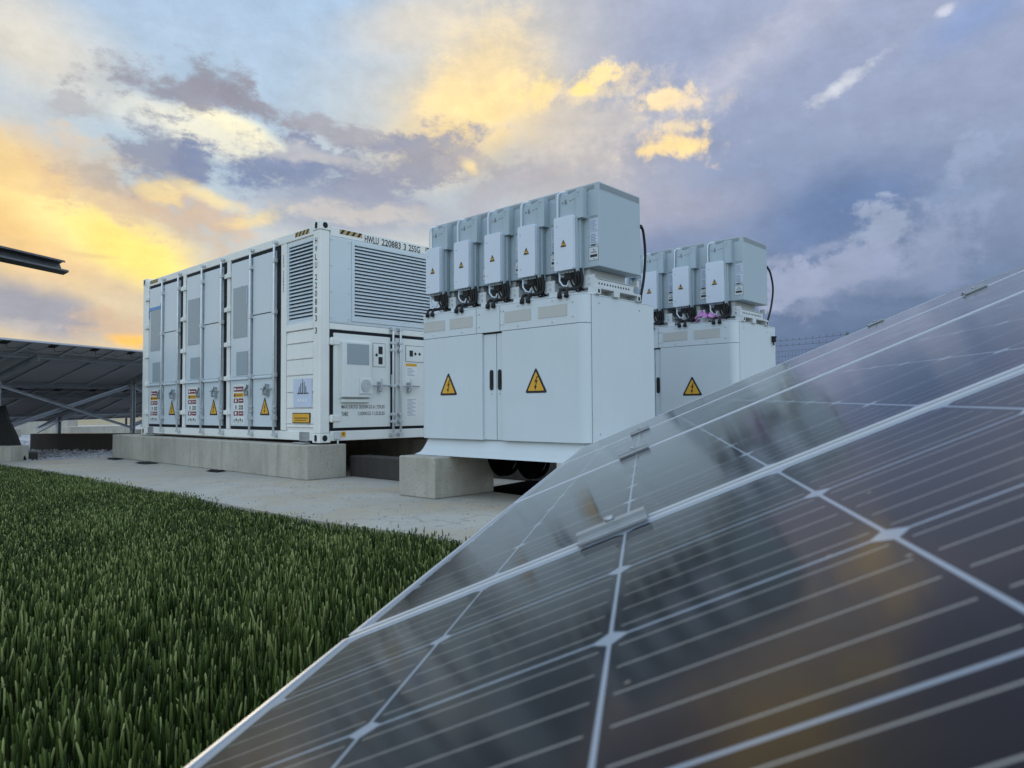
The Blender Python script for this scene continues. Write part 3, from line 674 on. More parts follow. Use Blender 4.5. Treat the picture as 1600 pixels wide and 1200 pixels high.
        for zz in (1.0, .81):
            rect(nx, zz, .145, .068, 0); rect(nx+.16, zz, .15, .068, 0)
            rect(nx+.045, zz+.015, .05, .04, 2, -.0075); rect(nx+.18, zz+.03, .11, .011, 2, -.0075)
        rect(nx+.05, .91, .05, .055, 5); rect(nx+.17, .905, .05, .06, 4); rect(nx+.24, .905, .055, .06, 4); rect(nx+.187, .92, .018, .03, 3, -.0075); rect(nx+.258, .92, .02, .03, 3, -.0075)
        for i in range(6): rect(nx+.01+i*.051, .895, .02, .006, 4)
        for i in range(5): rect(nx+.005+i*.064, .715+.012*(i % 2), .036, .042, 4 if i % 2 else 5)
        rect(nx+.02, .70, .27, .005, 5)
        n.build('safety_notices', [M_RED, M_YEL, M_WHITE, M_LEAF2, M_INK, M_GREYINK], d1, off=O)
        # second leaf: plain panels above, warning triangle below
        rx0, rx1 = a+.745, a+1.385
        mb = MB(); mb.box(rx0, rx1, -.004, .021, .655, 3.13)
        mb.box(rx0+.005, rx1-.005, -.012, -.004, 2.278, 3.125); mb.box(rx0+.005, rx1-.005, -.012, -.004, 1.395, 2.266); mb.box(rx0+.02, rx1-.01, -.03, -.004, 1.345, 1.372)
        d2 = B(mb, 'side_door', M_LEAF, bevel=.003)
        w = MB(); warning_triangle(w, a+1.10, -.004, .905, .285, .265, 'xz', 1); w.build('warning_sign', [M_YEL, M_INK], d2, off=O)
        s = MB(); s.box(rx0, rx1, -.0128, -.0115, 2.265, 2.279); s.build('panel_joint', M_INK, d2, off=O)
        # lock rods, keepers, handles, hinges
        for dr, rx, hx in ((d1, a+.722, a+.58), (d2, a+1.415, a+1.13)):
            r = MB(); r.tube([(rx, -.045, .53), (rx, -.045, 3.25)], .017, 10)
            for zz in (.78, 1.38, 2.26, 2.98): r.box(rx-.034, rx+.034, -.064, -.004, zz-.03, zz+.03)
            r.box(rx-.028, rx+.028, -.06, .0, .525, .565); r.box(rx-.028, rx+.028, -.06, .0, 3.215, 3.255)
            for zz in (.82, .88, .94): r.box(rx-.042, rx+.042, -.056, -.03, zz-.012, zz+.012)
            r.build('lock_rod', M_ROD, dr, off=O, bevel=.003)
            k = MB(); k.tube([(hx-.06, -.05, 1.19), (rx, -.055, 1.19)], .011, 8); k.box(hx-.0, hx+.1, -.062, -.004, 1.10, 1.17); k.box(hx+.03, hx+.09, -.058, -.004, 1.20, 1.26)
            k.tube([(hx+.02, -.06, 1.15), (hx+.08, -.075, 1.22), (hx+.075, -.065, 1.27)], .012, 8); k.disc((hx+.06, -.06, 1.13), .024, 'y', 12, .012)
            k.build('lock_handle', M_STEEL, dr, off=O, bevel=.002)
        for zz in (2.96, 2.44, 1.9, 1.38, .86):
            h = MB(); h.box(a-.16, a+.045, -.022, .022, zz-.033, zz+.033); h.tube([(a-.03, -.026, zz-.04), (a-.03, -.026, zz+.04)], .018, 8)
            h.build('hinge', M_CASE, d1, off=O, bevel=.004)
        if bi == 0:
            t = MB(); t.box(a+.06, a+.60, -.0215, -.0185, 2.72, 2.775); t.box(a+.05, a+.085, -.0215, -.0185, 2.58, 2.72); t.box(a+.585, a+.615, -.0215, -.0185, 2.70, 2.82); t.build('blue_masking_tape', M_TAPE, d1, off=O)
        if bi == 2:
            t = MB(); t.box(a+.575, a+.592, -.0215, -.0185, 2.47, 2.70); t.box(a+.38, a+.43, -.0215, -.0185, 2.745, 2.755); t.build('blue_masking_tape', M_PALE, d1, off=O)
    # ---- louvres
    def louvre(par_name, horiz, a, b_, zl, zh, n, face):
        """slats between a..b along x (side) or y (end); face = outer plane"""
        mb = MB(); mb.k = 0; p = (zh-zl)/n
        def bx(u0, u1, d0, d1, za, zb):
            if horiz == 'x': mb.box(u0, u1, face+d0, face+d1, za, zb)
            else: mb.box(face-d1, face-d0, u0, u1, za, zb)
        for (u0, u1, za, zb) in ((a-.045, a, zl-.045, zh+.045), (b_, b_+.045, zl-.045, zh+.045), (a, b_, zl-.045, zl), (a, b_, zh, zh+.045)): bx(u0, u1, -.008, .03, za, zb)
        mb.k = 1; bx(a-.03, b_+.03, .036, .040, zl-.03, zh+.03)
        mb.k = 0
        for i in range(n):
            z = zl+p*i
            prof = [(-.008, z+p*.08), (-.005, z+p*.02), (.022, z+p*.66), (.019, z+p*.74)]
            if horiz == 'x': mb.prism([(face+d, zz) for d, zz in prof], 'x', a, b_)
            else: mb.prism([(face-d, zz) for d, zz in prof], 'y', a, b_)
        return B(mb, par_name, [M_LEAF, M_SLOT])
    louvre('louvre_panel', 'x', -.80, -.19, 2.09, 3.12, 21, .022)
    louvre('louvre_panel', 'y', .53, 1.86, 2.12, 3.11, 21, 0.)
    # lap siding under the side louvre
    mb = MB(); zs = [.66, .705, .915, 1.13, 1.355, 1.57, 1.785, 1.955]
    for za, zb in zip(zs[:-1], zs[1:]): mb.prism([(.022, za), (.001, za+.004), (.006, zb-.016), (.022, zb-.003)], 'x', -.82, -.16)
    mb.box(-.835, -.15, -.008, .022, 1.96, 2.04)
    B(mb, 'lap_siding', M_CASE)
    mb = MB(); mb.box(-.98, -.84, .0, .022, .61, 3.185); mb.box(-.145, -.1705, .002, .022, .61, 3.185) if False else None; B(mb, 'door_jamb', M_CASE, bevel=.004)
    # sticker with a fan of upright strokes, and yellow plate
    mb = MB(); mb.k = 0; mb.box(-.63, -.175, -.0065, -.001, .925, 1.305)
    mb.k = 1
    for i, hgt in enumerate((.085, .135, .15, .15, .09)):
        x = -.485+i*.04; mb.prism([(x-.006-.004*(2-i), 1.115), (x+.010-.004*(2-i), 1.115), (x+.010, 1.115+hgt), (x-.004, 1.115+hgt-.012)], 'y', -.0085, -.0065)
    for i in range(7): mb.prism([(-.53+i*.04, 1.098), (-.50+i*.04, 1.098+.006*(i % 2)), (-.495+i*.04, 1.114), (-.525+i*.04, 1.12)], 'y', -.0083, -.0065)
    mb.prism([(-.412, 1.272), (-.396, 1.268), (-.392, 1.283), (-.402, 1.297)], 'y', -.0085, -.0065)
    mb.k = 2
    for i in range(4): mb.box(-.52+i*.065, -.49+i*.065, -.0085, -.0065, 1.0, 1.035)
    B(mb, 'logo_sticker', [M_PALE, M_INK, M_WHITE])
    mb = MB(); mb.k = 1; mb.box(-.645, -.215, -.012, .001, .715, .85); mb.k = 0; mb.box(-.635, -.225, -.0145, -.012, .725, .838); mb.k = 1
    for i in range(14): mb.box(-.59+i*.024, -.574+i*.024, -.0165, -.0145, .775, .788); mb.box(-.57+i*.020, -.558+i*.020, -.0165, -.0145, .748, .758)
    B(mb, 'yellow_plate', [M_YEL, M_INK])
    # ---- end face
    mb = MB(); mb.box(-.06, -.004, .15, .50, 2.03, 3.185); mb.box(-.06, -.004, 1.89, W_-.15, 2.03, 3.185); mb.box(-.06, -.004, .50, 1.89, 2.03, 2.085); mb.box(-.06, -.004, .50, 1.89, 3.145, 3.185); mb.box(-.03, .0, .15, .478, 2.045, 3.165); mb.box(-.03, .0, 1.915, W_-.15, 2.045, 3.165)
    B(mb, 'end_panel', M_LEAF, bevel=.003)
    mb = MB()
    for y in (.17, .44, .50, 1.89, 1.95, 2.24):
        for i in range(4): mb.disc((.001, y, 2.09+i*.345), .009, 'x', 8, .003)
    B(mb, 'panel_bolts', M_STEEL)
    mb = MB(); mb.box(-.03, .001, .15, W_-.15, 1.945, 2.025); B(mb, 'door_header', M_CASE, bevel=.006)
    mb = MB(); mb.box(-.03, -.012, .155, W_-.155, .605, 1.945); B(mb, 'door_gasket', M_NAVY)
    def end_door(a, b_):
        mb = MB(); mb.box(-.012, .008, a, b_, .65, 1.90); return B(mb, 'end_door', M_LEAF2, bevel=.004)
    dA = end_door(.205, 1.125); dB = end_door(1.215, 2.23)
    mb = MB(); mb.box(.03, .075, .30, .75, 1.055, 1.79); mb.box(.008, .03, .285, .765, 1.04, 1.805); mb.box(.008, .05, .31, .74, .985, 1.025)
    mb.box(.075, .09, .555, .755, 1.10, 1.31)
    ac = mb.build('air_conditioner', M_LEAF2, dA, off=O, bevel=.005)
    mb = MB(); mb.k = 0; mb.box(.075, .079, .365, .715, 1.49, 1.765); mb.build('intake_grille', [M_GRIL], dA, off=O); mb = MB(); mb.k = 1; mb.disc((.0895, .655, 1.205), .085, 'x', 24, .004); mb.k = 2
    for r_ in (.03, .055, .08):
        mb.tube([(.095, .655+r_*math.cos(t*math.pi/12), 1.205+r_*math.sin(t*math.pi/12)) for t in range(25)], .0025, 5, False)
    mb.build('fan_guard', [M_GRIL, M_LIGHT, M_STEEL], dA, off=O)
    def inset(d, y0, y1, za, zb, bits):
        mb = MB(); mb.k = 1; mb.box(.008, .0105, y0-.006, y1+.006, za-.006, zb+.006); mb.k = 0; mb.box(.0105, .013, y0, y1, za, zb); mb.k = 1
        for q in bits:
            if len(q) == 4: mb.box(.013, .017, *q)
            else: mb.add([(.016, q[0], q[1]-q[2]), (.016, q[0]+q[2], q[1]), (.016, q[0], q[1]+q[2]), (.016, q[0]-q[2], q[1])], [(0, 1, 2, 3)])
        mb.build('inspection_panel', [M_LEAF2, M_INK], d, off=O)
    inset(dA, .83, 1.03, 1.48, 1.80, [(.918, .985, 1.655, 1.76), (.918, .985, 1.515, 1.615), (.885, 1.64, .026)])
    inset(dB, 1.40, 1.78, 1.575, 1.80, [(1.465, 1.525, 1.65, 1.735), (1.57, 1.69, .026), (1.65, 1.69, .026)])
    mb = MB()
    put_text(mb, 'MAX.GROSS 28,000KGS 61,729LBS', (.0095, .325, .895), (0, 1, 0), (0, 0, 1), .70, .055); mb.build('weight_lettering', M_INK, dA, off=O)
    mb = MB(); put_text(mb, 'TARE', (.0095, .325, .805), (0, 1, 0), (0, 0, 1), .10, .055); put_text(mb, '5,000KGS 11,023LBS', (.0095, .585, .805), (0, 1, 0), (0, 0, 1), .44, .055)
    mb.build('weight_lettering', M_INK, dA, off=O)
    mb = MB(); mb.k = 0; mb.box(.008, .0095, 1.40, 1.60, 1.345, 1.545); mb.k = 1; mb.box(.0095, .0105, 1.40, 1.60, 1.505, 1.545); mb.k = 2
    for i in range(6): mb.box(.0095, .0105, 1.425, 1.57-.03*(i % 3), 1.37+i*.02, 1.376+i*.02)
    mb.build('notice_sticker', [M_WHITE, M_YEL, M_GREYINK], dB, off=O); mb = MB()
    mb.k = 0; mb.box(.008, .0095, 1.41, 1.60, .785, 1.07); mb.k = 2
    for i in range(13): mb.box(.0095, .0105, 1.425, 1.585-.035*(i*7 % 3), .80+i*.019, .806+i*.019)
    mb.build('notice_sticker', [M_WHITE, M_YEL, M_GREYINK], dB, off=O)
    for d, y, h0, h1 in ((dA, 1.145, .80, 1.10), (dB, 1.275, 1.31, 1.62)):
        r = MB(); r.tube([(.05, y, .55), (.05, y, 2.02)], .017, 10)
        for zz in (.72, .82, 1.22, 1.72, 1.82): r.box(.004, .068, y-.035, y+.035, zz-.018, zz+.018)
        r.box(.0, .07, y-.032, y+.032, .52, .56); r.box(.0, .07, y-.032, y+.032, 2.0, 2.04)
        r.build('lock_rod', M_ROD, d, off=O, bevel=.003)
        k = MB(); k.tube([(.055, h0, 1.215), (.06, (h0+h1)/2, 1.222), (.055, h1, 1.215)], .011, 8); m_ = (h0+h1)/2-.03
        k.box(.008, .06, m_-.02, m_+.03, 1.14, 1.20); k.box(.008, .06, m_-.02, m_+.03, 1.235, 1.27); k.tube([(.05, m_-.03, 1.13), (.075, m_+.01, 1.2), (.06, m_+.02, 1.31)], .011, 8); k.disc((.06, m_, 1.15), .022, 'x', 12, .012)
        k.build('lock_handle', M_STEEL, d, off=O, bevel=.002)
    mb = MB(); mb.box(-.012, .012, 1.15, 1.195, 1.24, 1.38); B(mb, 'lock_tab', M_WHITE, bevel=.003)
    for zz in (1.785, .775):
        for d, s, y in ((dA, 1, .145), (dB, -1, W_-.145)):
            h = MB(); a, b_ = sorted((y, y+s*.15)); h.box(-.004, .022, a, b_, zz-.04, zz+.04); h.tube([(.026, y+s*.02, zz-.05), (.026, y+s*.02, zz+.05)], .02, 8); h.build('hinge', M_CASE, d, off=O, bevel=.004)
    # stripes and lettering on the rails and post
    def stripes(p0, ax, wd, n):
        mb = MB(); mb.M = Matrix(); ax = Vector(ax); nn = ax.cross(Vector((0, 0, 1))); o = Vector(p0)
        def q(u0, u1, v0, v1, k, d, sh):
            mb.k = k; mb.add([tuple(o+ax*u+Vector((0, 0, v))+nn*d) for u, v in ((u0, v0), (u1, v0), (u1+sh, v1), (u0+sh, v1))], [(0, 1, 2, 3)])
        h_ = .06; q(0, wd, 0, h_, 0, .001, 0); st = wd/n
        for i in range(n): q(i*st+st*.0, i*st+st*.45, 0, h_, 1, .002, st*.5)
        return B(mb, 'hazard_stripes', [M_HAZ, M_INK])
    stripes((-.003, .30, 3.228), (0, 1, 0), .36, 4); stripes((-.003, 1.78, 3.228), (0, 1, 0), .36, 4); stripes((-.62, .003, 3.228), (1, 0, 0), .36, 4); stripes((-5.72, .003, 3.228), (1, 0, 0), .36, 4)
    mb = MB()
    put_text(mb, 'HWLU', (-.002, .70, 3.185), (0, 1, 0), (0, 0, 1), .235, .092); put_text(mb, '220883', (-.002, .985, 3.185), (0, 1, 0), (0, 0, 1), .335, .092)
    put_text(mb, '3', (-.002, 1.375, 3.185), (0, 1, 0), (0, 0, 1), .042, .092); put_text(mb, '25SG', (-.002, 1.465, 3.185), (0, 1, 0), (0, 0, 1), .215, .092)
    B(mb, 'lettering', M_INK); mb = MB(); z = 3.06
    for ch in 'HWLU 220883 3':
        if ch != ' ': put_text(mb, ch, (-.118, .0015, z), (1, 0, 0), (0, 0, 1), .05, .082)
        z -= .108 if ch != ' ' else .05
    B(mb, 'lettering', M_INK); mb = MB(); z = 3.0
    for ch in '25SG 2208833':
        if ch != ' ': put_text(mb, ch, (-.93, -.0015, z), (1, 0, 0), (0, 0, 1), .026, .034)
        z -= .044
    B(mb, 'lettering', M_INK)
    # earthing plates, junction box and anchor feet
    for x in (-5.72, -.47):
        mb = MB(); mb.box(x, x+.22, -.014, .006, .475, .60); mb.box(x-.04, x+.26, -.09, .0, .443, .462); mb.disc((x+.06, -.016, .54), .016, 'y', 10, .004); mb.disc((x+.16, -.016, .54), .016, 'y', 10, .004); B(mb, 'anchor_plate', M_STEEL, bevel=.003)
    mb = MB(); mb.box(.0, .035, .215, .29, .50, .60); mb.tube([(.02, .262, .50), (.02, .262, .44)], .013, 8); B(mb, 'junction_box', M_LIGHT, bevel=.004)
    mb = MB(); mb.k = 0; mb.add([(.0015, .325, .53), (.0015, .395, .53), (.0015, .395, .60), (.0015, .325, .60)], [(0, 1, 2, 3)]); mb.k = 1
    mb.add([(.0025, .335, .567), (.0025, .385, .567), (.0025, .385, .573), (.0025, .335, .573)], [(0, 1, 2, 3)]); mb.add([(.0025, .357, .55), (.0025, .363, .55), (.0025, .363, .592), (.0025, .357, .592)], [(0, 1, 2, 3)])
    mb.add([(.0025, .345, .555), (.0025, .375, .555), (.0025, .375, .56), (.0025, .345, .56)], [(0, 1, 2, 3)])
    B(mb, 'earth_sticker', [M_YEL, M_INK])
container()

# grit and scraps lying on the slab
def grit():
    rng = np.random.default_rng(21); mb = MB()
    base = [(1, 0, 0), (-.9, .2, .1), (.1, 1, .1), (-.1, -1, 0), (.1, .1, .7), (0, 0, -.3)]
    fs = [(0, 2, 4), (2, 1, 4), (1, 3, 4), (3, 0, 4), (2, 0, 5), (1, 2, 5), (3, 1, 5), (0, 3, 5)]
    for i in range(2600):
        m = rng.random()
        if m < .45: x, y = rng.uniform(-7, 6), -.21-abs(rng.normal(0, .16))
        elif m < .75: x, y = rng.normal(2.2, 1.6), rng.normal(-.9, .5)
        else: x, y = rng.uniform(-7, 6), rng.uniform(-2.1, -.2)
        if -7 < x < .06 and y > -.215: continue
        s = .003+.008*rng.random()**3; a = rng.uniform(0, 6.3); c, q = math.cos(a), math.sin(a)
        mb.add([(x+(p_[0]*c-p_[1]*q)*s, y+(p_[0]*q+p_[1]*c)*s, .001+p_[2]*s) for p_ in base], fs)
    tag(mb.build('slab_grit', M_GRAVEL), 'fine stone grit scattered over the concrete slab in front of the plinth', 'grit', kind='stuff')
grit()
def scrap(x, y, s, seed, label):
    rng = random.Random(seed); mb = MB(); n = 9; vs = []
    for i in range(n):
        for k in range(4): vs.append((x+(i/(n-1)-.5)*s+rng.gauss(0, .012), y+(k-1.5)*s*.16+rng.gauss(0, .012), .004+.03*rng.random()*(1 if k in (1, 2) else .3)))
    mb.add(vs, [(i*4+k, (i+1)*4+k, (i+1)*4+k+1, i*4+k+1) for i in range(n-1) for k in range(3)])
    tag(mb.build('plastic_scrap', M_NAVY), label, 'scrap', 'dark scraps along the plinth foot')
scrap(-6.3, -.36, .42, 1, 'dark crumpled scrap at the foot of the plinth, the farthest one to the left')
scrap(-4.75, -.38, .5, 2, 'dark crumpled scrap at the foot of the plinth, middle one')
scrap(-2.2, -.34, .36, 3, 'dark crumpled scrap at the plinth foot, nearest one')
# ================================================================== cabinets
CTOP = 1.87
def make_cabinet(loc, label):
    T = thing('equipment_cabinet', loc, label, 'cabinet', 'white electrical cabinets carrying rows of inverters')
    W, D, zb, zm, zt = 2.16, 1.09, .588, 1.612, CTOP
    mb = MB(); mb.box(.03, W-.03, .03, D-.02, zb+.02, zt-.02); mb.build('core', M_VOID, T)
    def wrap(x0, x1, left, right, inner=.03, side=.0):
        r = .085; pts = []
        if left: pts += [(0+r-r*math.cos(t), r-r*math.sin(t)) for t in [i*math.pi/16 for i in range(9)]]
        else: pts += [(x0, 0)]
        if right: pts += [(W-r+r*math.sin(t), r-r*math.cos(t)) for t in [i*math.pi/16 for i in range(9)]] + [(W-inner, r), (W-r-.0, inner+.03)]
        else: pts += [(x1, 0), (x1, inner)]
        if left: pts += [(r, inner+.03), (inner, r)]
        else: pts += [(x0, inner)]
        return pts
    mb = MB(); mb.prism(wrap(0, W, True, True), 'z', zm+.004, zt-.012); mb.k = 1
    for x, z in [(x, z) for x in (.03, .85, .885, 1.175, 1.21, 2.03) for z in (1.675, 1.80)] + [(x, z) for x in (.22, .64, 1.39, 1.80) for z in (1.645, 1.832)]: mb.disc((x, -.002, z), .0075, 'y', 8, .003)
    band = mb.build('vent_band', [M_CAB, M_STEEL], T, bevel=.004)
    mb = MB(); mb.box(.0, W, .0, D, 0, 0) if False else None
    pts = [(.085-.085*math.cos(t), .085-.085*math.sin(t)) for t in [i*math.pi/16 for i in range(9)]] + [(W-.085+.085*math.sin(t), .085-.085*math.cos(t)) for t in [i*math.pi/16 for i in range(9)]] + [(W, D), (0, D)]
    mb.prism(pts, 'z', zt-.011, zt); mb.build('top_plate', M_CAB, T, bevel=.003)
    for x in (.062, .465, 1.225, 1.64):
        g = MB(); g.box(x, x+.327, -.0035, .001, 1.688, 1.792); g.build('vent_grille', M_GRILC, band)
    mb = MB(); mb.box(.845, .849, -.0015, .002, zm+.006, zt-.014); mb.box(1.16, 1.164, -.0015, .002, zm+.006, zt-.014); mb.build('panel_joint', M_GREYINK, band)
    # doors: proud panels either side of a recessed handle channel
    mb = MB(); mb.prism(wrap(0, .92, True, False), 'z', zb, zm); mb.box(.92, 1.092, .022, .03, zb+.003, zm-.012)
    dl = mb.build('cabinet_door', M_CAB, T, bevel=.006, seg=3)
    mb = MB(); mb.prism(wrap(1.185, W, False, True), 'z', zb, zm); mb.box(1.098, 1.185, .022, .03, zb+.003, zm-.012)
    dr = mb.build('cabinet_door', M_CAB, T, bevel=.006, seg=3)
    for d, hx in ((dl, 1.03), (dr, 1.138)):
        h = MB(); n = 8; w, zz, hh = .022, 1.16, .098
        prof = [(hx+w*math.cos(t), zz+hh-w+w*math.sin(t)) for t in [i*math.pi/n for i in range(n+1)]] + [(hx-w*math.cos(t), zz-hh+w-w*math.sin(t)) for t in [i*math.pi/n for i in range(n+1)]]
        h.prism(prof, 'y', .013, .024); h.k = 1; h.box(hx-.012, hx+.012, .008, .013, zz-.06, zz+.075); h.k = 2; h.disc((hx, .019, zz-.13), .007, 'y', 8, .002)
        h.build('door_handle', [M_INK, M_BLACK, M_STEEL], d, bevel=.002)
    for d, cx in ((dl, .442), (dr, 1.607)):
        w = MB(); warning_triangle(w, cx, -.001, 1.103, .262, .232, 'xz', 1); w.build('warning_sign', [M_YEL, M_INK], d)
    # side and back sheets
    mb = MB(); mb.box(W-.03, W, .096, D, zb, zt-.0125); mb.k = 1
    for y, z in ((.20, 1.795), (.84, 1.79), (.2, .66), (.84, .66)): mb.disc((W+.001, y, z), .009, 'x', 8, .003)
    mb.build('side_panel', [M_CAB, M_STEEL], T, bevel=.005)
    mb = MB(); mb.box(0, .03, .09, D, zb, zt-.0125); mb.build('side_panel', M_CAB, T, bevel=.005)
    mb = MB(); mb.box(.03, W-.03, D-.02, D+.002, zb, zt-.0125); mb.build('back_panel', M_CAB, T)
    # flared base skirt
    lv = [(.588, .07, .05), (.53, .05, .035), (.478, .02, .02), (.44, -.02, .012), (.425, -.075, .008), (.413, -.10, .006)]
    mb = MB(); vs = []
    for z, ix, iy in lv: vs += [(ix, iy, z), (W-ix, iy, z), (W-ix, D-iy, z), (ix, D-iy, z)]
    fs = [(0, 1, 2, 3)] + [(i*4+k, (i+1)*4+k, (i+1)*4+(k+1) % 4, i*4+(k+1) % 4) for i in range(len(lv)-1) for k in range(4)] + [tuple((len(lv)-1)*4+k for k in (3, 2, 1, 0))]
    mb.add(vs, fs); mb.build('base_skirt', M_CAB, T)
    return T
make_cabinet((2.25, -.2, 0), 'white electrical cabinet under the row of five inverters, next to the container')
make_cabinet((2.30, 2.55, 0), 'white electrical cabinet farther back, half hidden, under the shorter row of inverters')

# ================================================================== inverters
def make_inverter(bulge, name='power_inverter'):
    T = bpy.data.objects.new(name, None); COL.objects.link(T); T.empty_display_size = .2; T['category'] = 'inverter'
    mb = MB(); mb.box(-.385, 0, 0, .66, .25, .925); mb.build('housing', M_INV, T, bevel=.006)
    # fan tray on top: mesh sides, dark mouth at the front
    mb = MB(); mb.k = 0; mb.box(-.383, -.001, .004, .657, .925, .99); mb.k = 1; mb.box(-.0008, .0016, .02, .64, .935, .98)
    mb.k = 1; mb.box(-.34, -.05, .001, .004, .94, .975)
    mb.build('fan_tray', [M_INV, M_MESHD, M_VOID], T, bevel=.003)
    # front electronics plate with a dip in its upper edge
    top = [(-.40, .925), (-.392, .948), (-.375, .955), (-.35, .95), (-.325, .934), (-.30, .926), (-.27, .926), (-.245, .934), (-.10, .953)]
    mb = MB(); mb.prism([(-.40, .19)] + top[:-1] + [(-.167, .952), (-.167, .19)], 'y', -.05, 0)
    fp = mb.build('front_plate', M_INV, T, bevel=.005)
    mb = MB()
    for i in range(5): mb.box(-.168, -.1645, -.046+i*.009, -.041+i*.009, .20, .70)
    mb.build('side_ribs', M_INV, fp)
    mb = MB(); mb.disc((-.36, -.051, .86), .008, 'y', 8, .003); mb.box(-.335, -.318, -.054, -.05, .845, .885); mb.box(-.325, -.31, -.054, -.05, .85, .862)
    mb.box(-.283, -.262, -.052, -.05, .862, .868); mb.box(-.252, -.246, -.052, -.05, .866, .876); mb.box(-.236, -.220, -.052, -.05, .868, .874)
    mb.build('fittings', M_GREYINK, fp)
    mb = MB(); mb.box(-.196, -.122, -.072, -.0, .685, .948); mb.disc((-.172, -.074, .92), .010, 'y', 8, .003); mb.disc((-.172, -.074, .885), .006, 'y', 8, .003)
    mb.build('side_bracket', M_INV, T, bevel=.004)
    # white sleeve running down the left edge
    mb = MB(); mb.tube([(-.345, -.02, .962), (-.375, -.045, .96), (-.397, -.064, .945), (-.404, -.07, .91), (-.405, -.07, .71), (-.398, -.064, .5), (-.385, -.066, .27), (-.378, -.08, .21), (-.37, -.09, .15), (-.345, -.08, .11), (-.315, -.06, .10), (-.30, -.05, .14)], .0085, 10)
    mb.build('cable_sleeve', M_COVER, T)
    # white connection cover
    mb = MB()
    r = .018; c = []
    for cx, cz, a0 in ((-.196-r, .715-r, 0), (-.41+r, .715-r, 90), (-.41+r, .235+r, 180), (-.196-r, .235+r, 270)):
        c += [(cx+r*math.cos(R(a0+i*22.5)), cz+r*math.sin(R(a0+i*22.5))) for i in range(5)]
    mb.prism(list(reversed(c)), 'y', -.12, -.08); mb.k = 1; mb.box(-.395, -.182, -.08, -.05, .215, .70)
    mb.k = 2
    for z in (.635, .31): mb.disc((-.375, -.121, z), .0065, 'y', 8, .003)
    cv = mb.build('connection_cover', [M_COVER, M_INV, M_STEEL], T, bevel=.006, seg=3)
    w = MB(); warning_triangle(w, -.30, -.1205, .465, .068, .066, 'xz', 1, bolt=False)
    w.k = 1; w.add([(-.303, -.1256, .462), (-.297, -.1256, .462), (-.294, -.1256, .49), (-.306, -.1256, .49)], [(0, 1, 2, 3)]); w.box(-.319, -.283, -.1258, -.125, .449, .456)
    w.build('warning_sign', [M_YEL, M_INK], cv)
    # stickers on the set-back face
    s = MB()
    def rc(x0, x1, z0, z1, k, d=.001): s.k = k; s.add([(x0, -d, z0), (x1, -d, z0), (x1, -d, z1), (x0, -d, z1)], [(0, 1, 2, 3)])
    rc(-.095, -.008, .565, .672, 0); rc(-.095, -.008, .452, .555, 0); rc(-.112, -.006, .305, .425, 1); rc(-.109, -.009, .308, .422, 3, .0015)
    for i in range(7): rc(-.088, -.02-.01*(i*5 % 3), .575+i*.013, .579+i*.013, 2, .002)
    for i in range(6): rc(-.088, -.03-.012*(i*7 % 2), .462+i*.014, .467+i*.014, 2, .002)
    rc(-.086, -.04, .435, .447, 1, .002); rc(-.096, -.022, .335, .358, 1, .002); rc(-.085, -.03, .372, .384, 2, .002); rc(-.062, -.05, .392, .404, 1, .002); rc(-.06, -.05, .315, .321, 1, .002)
    for i in range(4): rc(-.09+i*.02, -.078+i*.02, .685, .70, 2, .002)
    for z in (.44, .52, .60, .68): rc(-.118, -.112, z-.004, z+.004, 2, .002)
    s.build('rating_stickers', [M_PALE, M_INK, M_GREYINK, M_LIGHT], T)
    # recessed foot, perforated rail and base rail
    mb = MB(); mb.box(-.37, -.135, .03, .60, .06, .25); mb.build('foot', M_LIGHT, T, bevel=.004)
    mb = MB(); mb.k = 0; mb.box(-.05, -.026, -.03, .575, .072, .148); mb.box(-.135, -.026, -.045, -.03, .068, .175); mb.box(-.05, -.008, -.03, .60, .064, .072); mb.box(-.135, -.05, -.02, .59, .064, .070)
    mb.k = 1; mb.box(-.05, -.0245, .0, .56, .139, .143)
    for i in range(12): mb.box(-.026, -.024, .02+i*.042, .036+i*.042, .095, .112)
    mb.k = 2; mb.disc((-.08, -.047, .145), .009, 'y', 8, .003); mb.disc((-.08, -.047, .10), .013, 'y', 8, .004); mb.disc((-.024, .57, .105), .008, 'x', 8, .003)
    mb.build('mounting_rail', [M_LIGHT, M_INK, M_STEEL], T)
    mb = MB(); mb.k = 0
    mb.box(-.08, .015, -.06, .63, .048, .064)
    for y in (-.06, .195, .57): mb.box(-.08, .015, y, y+.06 if y != .195 else y+.09, .0, .048)
    mb.box(-.40, -.08, -.02, .62, .0, .048)
    mb.k = 1; mb.box(.0155, .0165, -.045, -.02, .01, .04); mb.box(.0155, .0165, .585, .615, .008, .042)
    mb.build('base_rail', [M_LIGHT, M_VOID], T)
    # black cables drooping from the cover to the cabinet's front edge
    def cable(pts, r, n=7):
        P = [Vector(p) for p in pts]; out = []
        for i in range(len(P)-1):
            p0, p1, p2, p3 = P[max(i-1, 0)], P[i], P[i+1], P[min(i+2, len(P)-1)]
            for j in range(5):
                t = j/5; out.append(.5*((2*p1)+(p2-p0)*t+(2*p0-5*p1+4*p2-p3)*t*t+(3*p1-p0-3*p2+p3)*t**3))
        out.append(P[-1]); m.tube(out, r, n)
    for gx, ex in ((-.30, -.275), (-.235, -.20)):
        m = MB(); cable([(gx+.09, -.075, .24), (gx+.10, -.07, .15), (gx+.09, -.075, .085), (gx+.04, -.12, .055), (ex, -.185, .05), (ex, -.213, .012), (ex, -.213, -.022)], .0135, 8)
        m.tube([(ex, -.213, .012), (ex, -.214, -.028)], .021, 10); m.build('power_cable', M_BLACK, T)
    m = MB()
